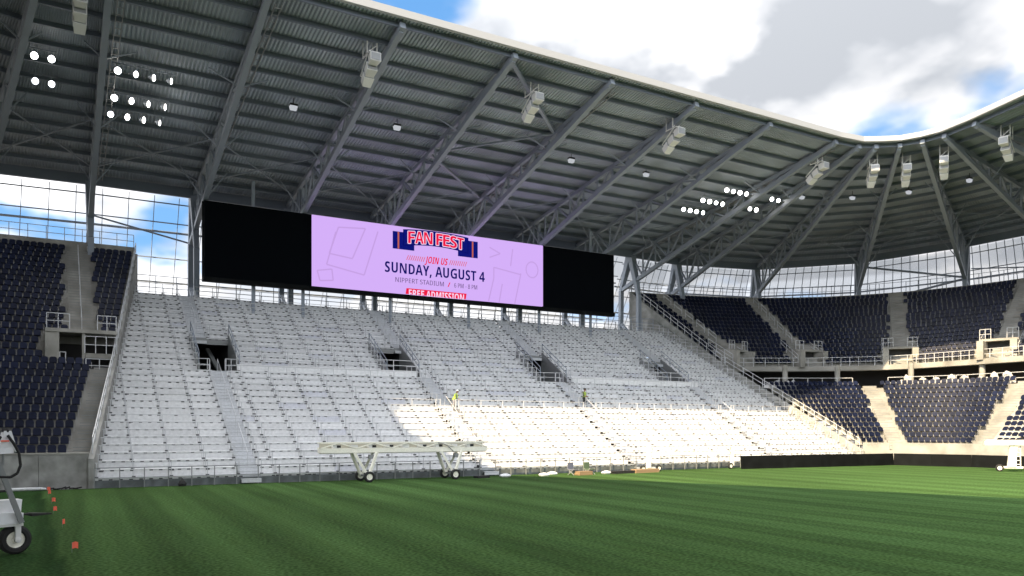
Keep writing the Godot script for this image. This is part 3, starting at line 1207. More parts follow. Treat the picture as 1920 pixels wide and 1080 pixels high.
	var LF := [[0.0, 72.5, -53.6], [1.0, 73.9, -50.7], [1.5, 75.0, -47.0], [2.0, 75.5, -43.2], [3.0, 75.8, -30.0]]
	var LB := [[0.0, 69.9, -64.4], [1.0, 79.6, -58.1], [1.5, 83.4, -51.6], [2.0, 84.7, -43.9], [3.0, 85.6, -30.0]]
	var low := thing("lower_corner_tier", "lower tier of blue seats in the right corner, partly in sun", "stand", Vector3(76, 0, -52))
	tier(low, LF, LB, 13, 1.9, 8.1, 3.0, [1.0, 2.0], 0.7, func(_i, _p): return false, 300)
	var fw := MB.new()
	var cop := MB.new()
	var top := []
	for k in 22:
		var ua := 3.0 * k / 21
		top.append(P(curve(LB, ua), 8.15))
		if k == 21:
			break
		var ub := 3.0 * (k + 1) / 21
		var fa := curve(LF, ua)
		var fb := curve(LF, ub)
		var da := (fa - curve(LB, ua)).normalized()
		var db := (fb - curve(LB, ub)).normalized()
		fw.hexa([P(fa + da * 0.3, -0.02), P(fb + db * 0.3, -0.02), P(fb - db * 0.01, -0.02), P(fa - da * 0.01, -0.02), P(fa + da * 0.3, 2.15), P(fb + db * 0.3, 2.15), P(fb - db * 0.01, 2.15), P(fa - da * 0.01, 2.15)])
	put("front_wall", fw, M.concrete, low)
	# concourse floor behind the last row and its rail
	var fl := MB.new()
	for k in 21:
		var ba := curve(LB, 3.0 * k / 21)
		var bb := curve(LB, 3.0 * (k + 1) / 21)
		var d2 := (ba - curve(LF, 3.0 * k / 21)).normalized() * 5.0
		fl.quad(P(ba, 8.15), P(ba + d2, 8.15), P(bb + d2, 8.15), P(bb, 8.15))
	put("concourse_floor", fl, M.concrete, low)
	guard_rail(low, top.slice(0, 7), 1.15, 1.5, M.rail)
	guard_rail(low, top.slice(8), 1.15, 1.5, M.rail)
	# sloped side wall of the next exit
	var c2 := curve(LF, 2.0)
	var b2 := curve(LB, 2.0)
	var sd := (b2 - c2).normalized()
	var side := Vector2(-sd.y, sd.x) * 0.9
	if side.y < 0.0:
		side = -side
	var sw := MB.new()
	sw.hexa([P(c2 + side, 1.2), P(c2 + side * 3.4, 1.2), P(b2 + side * 3.4, 1.2), P(b2 + side, 1.2), P(c2 + side, 2.3), P(c2 + side * 3.4, 2.3), P(b2 + side * 3.4, 8.5), P(b2 + side, 8.5)])
	put("sloped_wall", sw, M.concrete, low)
	# columns between the tiers
	for u in [0.35, 0.8, 1.3, 1.7, 2.2]:
		var cc := curve(LB, u)
		var dd := (cc - curve(LF, u)).normalized()
		var m := MB.new()
		m.tube(P(cc + dd * 2.2, 8.0), P(cc + dd * 2.2, 10.9), 0.3, 0.3, 10)
		put("column", m, M.concrete, low)
	# wrapped furniture stacked along the top rail
	for k in 13:
		var u := 0.12 + 0.055 * k if k < 5 else 1.28 + 0.085 * (k - 5)
		var cc := curve(LB, u)
		var dd := (cc - curve(LF, u)).normalized()
		var big := k >= 5
		var b := MB.new()
		var base := P(cc + dd * 0.7, 8.16)
		var w := rng.randf_range(0.35, 0.6)
		var h := rng.randf_range(1.1, 1.75) if big else rng.randf_range(0.7, 1.2)
		var tilt := Vector3(rng.randf_range(-0.2, 0.2), 1.0, rng.randf_range(-0.2, 0.2))
		b.lathe(base, tilt, [[0.0, w * 1.2], [h * 0.35, w * 1.1], [h * 0.55, w * 0.85], [h * 0.68, w * 0.8], [h * 0.8, w * 0.35], [h * 0.86, w * 0.1], [h * 0.86, 0.0]], 6)
		b.lathe(base + P(Vector2(dd.y, -dd.x) * 0.7, 0), Vector3.UP, [[0.0, w], [h * 0.3, w * 0.9], [h * 0.5, w * 0.4], [h * 0.52, 0.0]], 5)
		var o := put("wrapped_bundle", b, M.bundle, self)
		var nth: String = ["first", "second", "third", "fourth", "fifth", "sixth", "seventh", "last"][k if k < 5 else k - 5]
		tag(o, nth + (" white plastic wrapped bundle along the sunlit tier's top rail, counted from the pale stair" if big else " white wrapped bundle behind the shaded rail, counted from the white terrace"), "bundle", "wrapped bundles on the concourse" if big else "bundles behind the shaded rail")

func build_hidden_stands() -> void:
	# the stands beside and behind the viewpoint, which shade the pitch
	var b := MB.new()
	b.hexa([Vector3(-14, 0, 50), Vector3(-13.9, 0, -50), Vector3(-36, 0, -50), Vector3(-36, 0, 50), Vector3(-14, 2, 50), Vector3(-13.9, 2, -50), Vector3(-36, 20, -50), Vector3(-36, 20, 50)])
	var o := put("side_stand", b, M.seat, self)
	tag(o, "sloping bank of dark seats along the near touchline", "stand")
	b = MB.new()
	b.hexa([Vector3(77, 0, -28), Vector3(77, 0, 50), Vector3(102, 0, 50), Vector3(102, 0, -28), Vector3(77, 2, -28), Vector3(77, 2, 50), Vector3(102, 20, 50), Vector3(102, 20, -28)])
	o = put("far_side_stand", b, M.seat, self)
	tag(o, "sloping bank of dark seats along the far touchline", "stand")

# ---------------------------------------------------------------- video board
func text_mesh(s: String, size: float, bold := true, depth := 0.01) -> TextMesh:
	var t := TextMesh.new()
	t.text = s
	var f := SystemFont.new()
	f.font_names = PackedStringArray(["Droid Sans"])
	f.font_weight = 700 if bold else 400
	t.font = f
	t.font_size = 64
	t.pixel_size = size / 64.0
	t.depth = depth
	t.horizontal_alignment = HORIZONTAL_ALIGNMENT_CENTER
	t.vertical_alignment = VERTICAL_ALIGNMENT_CENTER
	return t

const SX0 := 21.2
const SX1 := 46.95
const SY0 := 17.1
const SY1 := 23.8
const SZ := -75.0

func on_screen(u: float, v: float, lift: float) -> Vector3:
	return Vector3(lerpf(SX0, SX1, u), lerpf(SY1, SY0, v), SZ + lift)

func letters(board: Node3D, s: String, u0: float, u1: float, v: float, cap: float, m: Material, lift: float, slant := 0.0, bold := true) -> void:
	# text centred between u0 and u1, cap height in metres
	var t := text_mesh(s, cap / 0.714, bold)
	var box := t.get_aabb()
	var want := (u1 - u0) * (SX1 - SX0)
	var o := put_mesh("screen_lettering", t, m, board)
	var sx := want / maxf(box.size.x, 0.01)
	var c := box.get_center()
	o.transform = Transform3D(Basis(Vector3(sx, 0, 0), Vector3(slant, 1, 0), Vector3(0, 0, 1)), on_screen((u0 + u1) * 0.5, v, lift) - where(board) - Vector3(c.x * sx, 0, 0))
	o.set_meta("label", "screen text reading " + s)

func flat_poly(pts: Array, lift: float) -> MB:
	var b := MB.new()
	var pp := PackedVector2Array()
	for p in pts:
		pp.append(Vector2(p[0], p[1]))
	var idx := Geometry2D.triangulate_polygon(pp)
	for k in range(0, idx.size(), 3):
		var a := on_screen(pp[idx[k]].x, pp[idx[k]].y, lift)
		var c := on_screen(pp[idx[k + 1]].x, pp[idx[k + 1]].y, lift)
		var d := on_screen(pp[idx[k + 2]].x, pp[idx[k + 2]].y, lift)
		if (d - a).cross(c - a).z < 0.0:
			b.tri(a, d, c)
		else:
			b.tri(a, c, d)
	return b

func build_video_board() -> void:
	var board := thing("video_board", "long video board with lilac screen between two black panels", "video board", Vector3(34.1, 17, -75))
	var b := MB.new()
	b.box(Vector3(11.6, SY0 - 0.06, -75.5), Vector3(SX0 - 0.02, SY1, -75.0))
	put("black_panel", b, M.black, board)
	b = MB.new()
	b.box(Vector3(SX1 + 0.02, SY0 - 0.06, -75.5), Vector3(56.7, SY1, -75.0))
	put("black_panel", b, M.black, board)
	b = MB.new()
	b.box(Vector3(11.5, SY0 - 0.42, -75.75), Vector3(56.8, SY1 + 0.03, -75.505))
	b.box(Vector3(11.5, SY0 - 0.45, -75.5), Vector3(56.8, SY0 - 0.065, -74.92))
	put("case", b, M.panel, board)
	for x in [16.0, 20.6, 29.4, 38.2, 47.0, 54.0]:
		b = MB.new()
		b.beam(Vector3(x, 13.5, -75.9), Vector3(x, 26.4, -75.9), 0.3, 0.16)
		put("hanger", b, M.steel, board)
	var lilac := glow(Color(0.835, 0.69, 0.975), 1.0)
	b = MB.new()
	b.box(Vector3(SX0, SY0, -75.5), Vector3(SX1, SY1, SZ))
	put("lit_screen", b, lilac, board)
	var spill := AreaLight3D.new()
	spill.name = "screen_light"
	spill.area_size = Vector2(SX1 - SX0, SY1 - SY0)
	spill.light_color = Color(0.835, 0.69, 0.975)
	spill.light_energy = 8.0
	spill.area_range = 120.0
	spill.area_attenuation = 2.0
	spill.shadow_enabled = true
	board.add_child(spill)
	spill.position = Vector3((SX0 + SX1) * 0.5, (SY0 + SY1) * 0.5, SZ + 0.12) - where(board)
	spill.rotation.y = PI
	var navy := glow(Color(0.03, 0.07, 0.48), 0.9)
	var dark := glow(Color(0.02, 0.03, 0.42), 0.9)
	var red := glow(Color(0.96, 0.09, 0.27), 0.95)
	var pink := glow(Color(0.98, 0.85, 0.98), 1.0)
	var coral := glow(Color(0.93, 0.40, 0.46), 0.9)
	var plum := glow(Color(0.42, 0.32, 0.52), 0.9)
	var faint := glow(Color(0.775, 0.63, 0.89), 1.0)
	var rust := glow(Color(0.78, 0.40, 0.35), 0.9)
	# ribbon: two tails behind an arched centre
	put("screen_ribbon", flat_poly([[0.315, 0.08], [0.405, 0.08], [0.405, 0.34], [0.315, 0.34]], 0.004), navy, board)
	put("screen_ribbon", flat_poly([[0.595, 0.08], [0.685, 0.08], [0.685, 0.34], [0.595, 0.34]], 0.004), navy, board)
	put("screen_stripe", flat_poly([[0.335, 0.085], [0.342, 0.085], [0.342, 0.335], [0.335, 0.335]], 0.008), rust, board)
	put("screen_stripe", flat_poly([[0.658, 0.085], [0.665, 0.085], [0.665, 0.335], [0.658, 0.335]], 0.008), rust, board)
	var arch := []
	for k in 13:
		var w := k / 12.0
		arch.append([lerpf(0.358, 0.642, w), 0.035 - 0.03 * (1.0 - pow(2.0 * w - 1.0, 2.0))])
	for k in 13:
		var w := 1.0 - k / 12.0
		arch.append([lerpf(0.358, 0.642, w), 0.285 - 0.05 * (1.0 - pow(2.0 * w - 1.0, 2.0))])
	put("screen_ribbon", flat_poly(arch, 0.010), dark, board)
	var arch2 := []
	for p in arch:
		arch2.append([0.5 + (p[0] - 0.5) * 0.975, 0.135 + (p[1] - 0.135) * 0.91])
	put("screen_ribbon", flat_poly(arch2, 0.014), navy, board)
	# headline, letter by letter along the arch, with a pale outline
	var word := "FAN FEST"
	var wid := {"F": 0.86, "A": 1.08, "N": 1.12, " ": 0.42, "E": 0.9, "S": 0.92, "T": 0.92}
	var total := 0.0
	for ch in word:
		total += wid[ch]
	var pos := 0.0
	for ch in word:
		var w: float = wid[ch]
		var u := lerpf(0.378, 0.622, (pos + w * 0.5) / total)
		pos += w
		if ch == " ":
			continue
		var q := (u - 0.5) / 0.142
		var v := 0.158 - 0.036 * (1.0 - q * q)
		var slope := -0.10 * q
		for pass_ in 2:
			var t := text_mesh(ch, 1.64, true, 0.006)
			var bx := t.get_aabb()
			var sx := w / total * 0.244 * (SX1 - SX0) * 0.95 / bx.size.x
			var c := bx.get_center()
			var offs := [Vector2.ZERO]
			if pass_ == 0:
				offs = [Vector2(-0.075, 0), Vector2(0.075, 0), Vector2(0, 0.075), Vector2(0, -0.075), Vector2(0.055, 0.055), Vector2(-0.055, 0.055), Vector2(0.055, -0.055), Vector2(-0.055, -0.055)]
			for k in offs.size():
				var o := put_mesh("screen_lettering" if pass_ == 1 else "screen_outline", t, red if pass_ == 1 else pink, board)
				o.transform = Transform3D(Basis(Vector3(sx, slope * sx, 0), Vector3(0, 1, 0), Vector3(0, 0, 1)), on_screen(u, v, 0.022 + 0.012 * pass_ + 0.0004 * k) + Vector3(offs[k].x, offs[k].y, 0) - where(board) - Vector3(c.x * sx, c.y, 0))
	letters(board, "JOIN US", 0.452, 0.548, 0.455, 0.68, red, 0.02, 0.2)
	for s in [[0.373, 0.443], [0.557, 0.627]]:
		for k in 9:
			var u := lerpf(s[0], s[1], k / 8.0)
			put("screen_hatch", flat_poly([[u + 0.006, 0.415], [u + 0.009, 0.415], [u + 0.001, 0.49], [u - 0.002, 0.49]], 0.012), coral, board)
	letters(board, "SUNDAY, AUGUST 4", 0.283, 0.717, 0.625, 1.02, dark, 0.02)
	letters(board, "NIPPERT STADIUM", 0.326, 0.532, 0.80, 0.46, plum, 0.02, 0.0, false)
	letters(board, "/", 0.549, 0.561, 0.80, 0.46, red, 0.02, 0.0, true)
	letters(board, "6 PM - 8 PM", 0.578, 0.682, 0.80, 0.46, plum, 0.02, 0.0, false)
	put("screen_banner", flat_poly([[0.372, 0.912], [0.634, 0.912], [0.63, 1.0], [0.368, 1.0]], 0.012), red, board)
	letters(board, "FREE ADMISSION", 0.382, 0.622, 0.985, 0.72, pink, 0.02)
	# faint outline drawings
	var lines := [
		[[0.10, 0.13], [0.065, 0.52]], [[0.205, 0.10], [0.155, 0.55]], [[0.065, 0.52], [0.155, 0.56]], [[0.10, 0.13], [0.205, 0.10]], [[0.055, 0.68], [0.20, 0.78]], [[0.255, 0.12], [0.20, 0.78]], [[0.09, 0.20], [0.055, 0.68]],
		[[0.02, 0.78], [0.075, 0.74]], [[0.02, 0.78], [0.03, 0.92]], [[0.075, 0.74], [0.08, 0.90]], [[0.03, 0.92], [0.08, 0.90]],
		[[0.76, 0.62], [0.735, 1.0]], [[0.76, 0.45], [0.89, 0.52]], [[0.89, 0.50], [0.86, 1.0]], [[0.80, 0.70], [0.785, 1.0]], [[0.74, 0.14], [0.79, 0.22]], [[0.79, 0.22], [0.74, 0.30]], [[0.85, 0.12], [0.84, 0.40]], [[0.76, 0.45], [0.76, 0.62]],
	]
	for k in 14:
		var a0 := TAU * k / 14
		var a1 := TAU * (k + 1) / 14
		lines.append([[0.945 + 0.03 * cos(a0), 0.42 + 0.13 * sin(a0)], [0.945 + 0.03 * cos(a1), 0.42 + 0.13 * sin(a1)]])
	b = MB.new()
	for l in lines:
		var pa := on_screen(l[0][0], l[0][1], 0.006)
		var pb := on_screen(l[1][0], l[1][1], 0.006)
		b.beam(pa, pb, 0.004, 0.13, Vector3(0, 0, 1).cross((pb - pa).normalized()))
	put("screen_line_art", b, faint, board, "stuff")

# ---------------------------------------------------------------- perimeter boards
func build_boards() -> void:
	var o := thing("perimeter_boards", "row of black boards along the far edge of the pitch", "barrier", Vector3(70, 0, -50))
	var runs := [[Vector2(52.6, -51.1), Vector2(71.3, -49.3), 4], [Vector2(71.3, -49.3), Vector2(73.6, -43.0), 2], [Vector2(73.6, -43.0), Vector2(74.2, -32.0), 3]]
	for r in runs:
		for k in r[2]:
			var a: Vector2 = r[0].lerp(r[1], float(k) / r[2])
			var b: Vector2 = r[0].lerp(r[1], float(k + 1) / r[2])
			var d := (b - a).normalized()
			var m := MB.new()
			m.col = Color.WHITE * rng.randf_range(0.75, 1.1)
			var nrm := Vector3(d.y, 0, -d.x)
			if nrm.dot(Vector3(-70, 0, 50)) < 0.0:
				nrm = -nrm
			var p0 := P(a + d * 0.004, 0.0)
			var p1 := P(b - d * 0.004, 0.0)
			m.hexa([p0 + nrm * 0.05, p1 + nrm * 0.05, p1 - nrm * 0.05, p0 - nrm * 0.05, p0 - nrm * 0.06 + Vector3(0, 1.15, 0), p1 - nrm * 0.06 + Vector3(0, 1.15, 0), p1 - nrm * 0.14 + Vector3(0, 1.15, 0), p0 - nrm * 0.14 + Vector3(0, 1.15, 0)])
			put("board", m, M.panel, o)

# ---------------------------------------------------------------- lights
func lamp_y(az: float) -> float:
	return 31.25 - (az - 50.7) * 0.152

func build_floodlights() -> void:
	var banks := [
		[-1.1, 62.2, 2, 1.0, "front bank of two lit floodlights at the far left under the roof"],
		[-1.1, 65.4, 2, 1.0, "rear bank of two lit floodlights at the far left under the roof"],
		[3.9, 62.0, 4, 1.15, "topmost bank of four lit floodlights left of the video board"],
		[3.9, 65.7, 4, 1.15, "middle bank of four lit floodlights left of the video board"],
		[3.8, 68.2, 4, 1.15, "lowest bank of four lit floodlights left of the video board"],
		[61.2, 61.5, 4, 0.95, "topmost bank of four lit floodlights above the right end of the video board"],
		[60.6, 64.4, 4, 0.95, "middle bank of four lit floodlights above the right end of the video board"],
		[60.2, 67.0, 4, 0.95, "lowest bank of four lit floodlights above the right end of the video board"],
		[67.9, 61.5, 2, 1.0, "upper pair of lit floodlights nearest the curved right corner"],
		[67.5, 64.3, 2, 1.0, "lower pair of lit floodlights nearest the curved right corner"]]
	for bk in banks:
		var y: float = lamp_y(bk[1]) - 1.05
		var n: int = bk[2]
		var at := Vector3(bk[0] + (n - 1) * bk[3] * 0.5, y, -bk[1])
		var o := thing("floodlight_bank", bk[4], "floodlights", at, "floodlight banks under the roof")
		var m := MB.new()
		m.beam(Vector3(-(n - 1) * bk[3] * 0.5 - 0.3, 0.55, -0.1), Vector3((n - 1) * bk[3] * 0.5 + 0.3, 0.55, -0.1), 0.07, 0.07)
		for s in [-1, 1]:
			m.beam(Vector3(s * (n - 1) * bk[3] * 0.4, 0.55, -0.1), Vector3(s * (n - 1) * bk[3] * 0.4, 0.95, -0.1), 0.05, 0.05)
		put_local("bar", m, M.steel, o)
		var aim := Vector3(-0.25 if bk[0] > 30.0 else 0.45, -0.45, 1.0).normalized()
		for k in n:
			var p := Vector3((k - (n - 1) * 0.5) * bk[3], 0, 0)
			if n == 4:
				aim = Vector3(0.2 + 0.75 * k if bk[0] < 30.0 else -0.9 + 0.25 * k, -0.45, 1.0).normalized()
			m = MB.new()
			m.lathe(p, -aim, [[-0.02, 0.245], [0.0, 0.25], [0.12, 0.22], [0.26, 0.12], [0.34, 0.1], [0.34, 0.0]], 14)
			m.beam(p - aim * 0.2, p + Vector3(0, 0.5, -0.1), 0.06, 0.04)
			var h := put_local("lamp_housing", m, M.steel, o)
			m = MB.new()
			var lr := rng.randf_range(0.185, 0.235)
			m.lathe(p, aim, [[-0.005, lr], [0.012, lr * 0.9], [0.02, 0.0]], 14)
			put_local("lamp_face", m, M.lamp, h)
		aim = Vector3(0.1 if bk[0] < 30.0 else -0.1, -1.0, 0.75).normalized()
		var sp := SpotLight3D.new()
		sp.name = "floodlight_beam"
		sp.light_energy = 14.0 * n
		sp.light_color = Color(1.0, 0.98, 0.94)
		sp.spot_angle = 35.0
		sp.spot_range = 120.0
		sp.spot_attenuation = 2.0
		sp.light_size = 0.2
		sp.shadow_enabled = true
		o.add_child(sp, true)
		sp.look_at_from_position(at + aim * 0.4, at + aim * 10.0)
		sp.position = aim * 0.4
	# small service lamps between the trusses
	var spots := [[16.3, 62.8], [24.9, 62.7], [42.2, 62.4], [51.0, 62.2]]
	for k in 4:
		var s: Array = spots[k]
		service_lamp(Vector3(s[0], lamp_y(s[1]) - 0.75, -s[1]), ["small white box lamp under the roof bay left of the video board's lit screen", "small white box lamp under the roof bay above the lit screen's left half", "small white box lamp under the roof bay above the lit screen's right half", "small white box lamp under the roof bay above the right black panel"][k])
	var far := [[71.1, 60.2], [76.1, 57.6], [79.5, 53.2], [81.1, 47.6]]
	for k in 4:
		var f: Array = far[k]
		service_lamp(Vector3(f[0], 28.9, -f[1]), ["small box lamp under the curved corner roof, nearest the floodlights", "second small box lamp under the curved corner roof, counted from the floodlights", "third small box lamp under the curved corner roof, counted from the floodlights", "last small box lamp under the curved corner roof, farthest from the floodlights"][k])

func service_lamp(at: Vector3, label: String) -> void:
	var o := thing("service_lamp", label, "lamp", at, "small box lamps under the roof")
	var m := MB.new()
	m.beam(Vector3(0, 0.2, 0), Vector3(0, 0.75, 0), 0.04, 0.04)
	m.box(Vector3(-0.3, 0.12, -0.18), Vector3(0.3, 0.28, 0.18))
	put_local("bracket", m, M.grille, o)
	m = MB.new()
	m.hexa([Vector3(-0.24, -0.18, 0.12), Vector3(0.24, -0.18, 0.12), Vector3(0.24, -0.18, -0.16), Vector3(-0.24, -0.18, -0.16), Vector3(-0.3, 0.12, 0.18), Vector3(0.3, 0.12, 0.18), Vector3(0.3, 0.12, -0.18), Vector3(-0.3, 0.12, -0.18)])
	put_local("lamp_face", m, glow(Color(0.95, 0.97, 1.0), 0.55), o)

func build_speakers() -> void:
	var proto: Node3D = null
	var list := [
		[1.4, -54.7, "white loudspeaker cluster hung at the top left above the floodlights"],
		[19.3, -53.2, "white loudspeaker cluster hung above the lit screen's left edge"],
		[32.6, -53.2, "white loudspeaker cluster in the braced roof bay"],
		[47.0, -53.2, "white loudspeaker cluster above the right black panel"],
		[65.3, -53.0, "white loudspeaker cluster over the floodlights near the corner"],
		[70.6, -51.0, "first white loudspeaker cluster on the curved roof corner"],
		[73.2, -49.2, "narrow white loudspeaker cluster where the roof edge bends"],
		[74.2, -46.0, "white loudspeaker cluster right of the bend in the roof edge"],
		[74.0, -40.2, "white loudspeaker cluster hung closest to the roof's far end"]]
	for k in list.size():
		var s: Array = list[k]
		var at := Vector3(s[0], 28.9, s[1])
		var o := thing("loudspeaker_cluster", s[2], "loudspeaker", at, "loudspeaker clusters along the roof edge")
		var face := Vector3(0, 0, 1) if at.x < 66.0 else Vector3(58, 0, -36) - Vector3(at.x, 0, at.z)
		o.rotation.y = atan2(face.x, face.z)
		var m := MB.new()
		for x in [-0.36, 0.36]:
			m.beam(Vector3(x, 0.75, -0.1), Vector3(x, 2.0, -0.1), 0.07, 0.07)
			m.beam(Vector3(x, 0.75, 0.35), Vector3(x, 0.75, -1.0), 0.08, 0.08)
			m.beam(Vector3(x, 0.75, -0.95), Vector3(x, 1.9, -0.95), 0.05, 0.05)
			m.beam(Vector3(x, 0.75, 0.1), Vector3(x, -0.3, -1.5), 0.07, 0.07)
		m.beam(Vector3(-0.4, 0.75, 0.35), Vector3(0.4, 0.75, 0.35), 0.08, 0.08)
		m.beam(Vector3(-0.36, 0.85, -0.1), Vector3(0.3, 1.4, -0.1), 0.05, 0.05)
		m.beam(Vector3(-0.36, -0.3, -1.5), Vector3(0.36, -0.3, -1.5), 0.05, 0.05)
		put_local("frame", m, M.speaker, o)
		# three cabinets of decreasing height in a curved array
		var tilt := [0.12, 0.36, 0.62]
		var ctr := [Vector3(0, 0.3, 0.35), Vector3(0, -0.18, -0.4), Vector3(0, -0.62, -1.1)]
		for j in 3:
			m = MB.new()
			var y := Vector3(0, cos(tilt[j]), -sin(tilt[j]))
			var z := Vector3(0, sin(tilt[j]), cos(tilt[j])) * -1.0
			z = Vector3(1, 0, 0).cross(y)
			var c: Vector3 = ctr[j]
			var h := 0.30
			m.hexa([c - Vector3(0.38, 0, 0) - y * h + z * 0.3, c + Vector3(0.38, 0, 0) - y * h + z * 0.3, c + Vector3(0.3, 0, 0) - y * h - z * 0.4, c - Vector3(0.3, 0, 0) - y * h - z * 0.4, c - Vector3(0.38, 0, 0) + y * h + z * 0.36, c + Vector3(0.38, 0, 0) + y * h + z * 0.36, c + Vector3(0.3, 0, 0) + y * h - z * 0.4, c - Vector3(0.3, 0, 0) + y * h - z * 0.4])
			var cab := put_local("cabinet", m, M.speaker, o)
			m = MB.new()
			m.obox(c + z * 0.34, Vector3(0.33, 0, 0), y * 0.24, z * 0.02)
			put_local("grille_cloth", m, M.fascia, cab)

# ---------------------------------------------------------------- grow-light rigs
func wheel(parent: Node3D, at: Vector3, axis: Vector3, r: float) -> void:
	var m := MB.new()
	var w := r * 0.34
	m.lathe(at, axis, [[-w * 0.7, r * 0.56], [-w, r * 0.66], [-w, r * 0.85], [-w * 0.6, r], [w * 0.6, r], [w, r * 0.85], [w, r * 0.66], [w * 0.7, r * 0.56]], 24)
	var o := put_local("tyre", m, M.rubber, parent)
	m = MB.new()
	m.lathe(at, axis, [[-w * 0.8, 0.0], [-w * 0.8, r * 0.2], [-w * 0.4, r * 0.24], [-w * 0.5, r * 0.5], [-w * 0.85, r * 0.62], [w * 0.85, r * 0.62], [w * 0.5, r * 0.5], [w * 0.4, r * 0.24], [w * 0.8, r * 0.2], [w * 0.8, 0.0]], 20)
	put_local("rim", m, M.paint, o)

func grow_rig(label: String, at: Vector3, turn: float, length: float, legs: Array) -> Node3D:
	var o := thing("grow_light_rig", label, "grow light rig", at, "wheeled grow light rigs on the pitch", turn)
	var h := 1.95
	var m := MB.new()
	var n := int(length / 1.2)
	# lattice beam: tray below, rails above, zigzag
	m.box(Vector3(-length * 0.5, h, -0.35), Vector3(length * 0.5, h + 0.30, 0.35))
	for z in [-0.34, 0.34]:
		m.beam(Vector3(-length * 0.5, h + 0.66, z), Vector3(length * 0.5, h + 0.66, z), 0.09, 0.09)
	put_local("beam_tray", m, M.paint, o)
	m = MB.new()
	m.box(Vector3(-length * 0.5 + 0.1, h + 0.25, -0.3), Vector3(length * 0.5 - 0.1, h + 0.64, -0.22))
	m.box(Vector3(-length * 0.5 + 0.1, h - 0.05, -0.3), Vector3(length * 0.5 - 0.1, h - 0.004, 0.3))
	put_local("back_panel", m, M.tray, o)
	m = MB.new()
	for k in n:
		var xa := -length * 0.5 + length * k / n
		var xb := xa + length / n
		for z in [-0.34, 0.34]:
			m.beam(Vector3(xa, h + 0.30 if k % 2 == 0 else h + 0.66, z), Vector3(xb, h + 0.66 if k % 2 == 0 else h + 0.30, z), 0.07, 0.07)
		m.beam(Vector3(xa, h + 0.66, -0.34), Vector3(xa, h + 0.66, 0.34), 0.06, 0.06)
	put_local("lattice", m, M.paint, o)
	for k in n - 1:
		m = MB.new()
		var xa := -length * 0.5 + length * (k + 0.7) / n
		m.box(Vector3(xa, h + 0.31, -0.2), Vector3(xa + 0.45, h + 0.52, 0.28))
		put_local("ballast_box", m, M.speaker, o)
	for k in n - 1:
		var xa := -length * 0.5 + length * (k + 0.9) / n
		if k % 3 != 1:
			m = MB.new()
			m.box(Vector3(xa, h + 0.34, 0.285), Vector3(xa + 0.26, h + 0.5, 0.32))
			put_local("socket", m, M.grille, o)
	for lx in legs:
		for z in [-0.75, 0.75]:
			m = MB.new()
			var foot := Vector3(lx + 0.1, 0.36, z)
			m.beam(Vector3(lx - 0.75, h + 0.05, z * 0.45), foot, 0.16, 0.16)
			m.beam(Vector3(lx + 0.85, h + 0.05, z * 0.45), foot, 0.16, 0.16)
			put_local("leg", m, M.paint, o)
			wheel(o, foot + Vector3(0, 0, 0.14 if z > 0.0 else -0.14), Vector3(0, 0, 1), 0.36)
		m = MB.new()
		m.beam(Vector3(lx + 0.1, 0.4, -0.7), Vector3(lx + 0.1, 0.4, 0.7), 0.12, 0.12)
		m.box(Vector3(lx + 0.3, h - 0.42, 0.1), Vector3(lx + 0.62, h - 0.14, 0.36))
		put_local("axle", m, M.grey, o)
	# hanging cable
	m = MB.new()
	var pts := []
	for k in 9:
		var w := k / 8.0
		pts.append(Vector3(length * 0.18 + w * 1.6, h + 0.62 - 1.1 * w * w, 0.38 + 0.04 * sin(w * 6.0)))
	m.path(pts, 0.03)
	put_local("cable", m, M.grey, o)
	return o

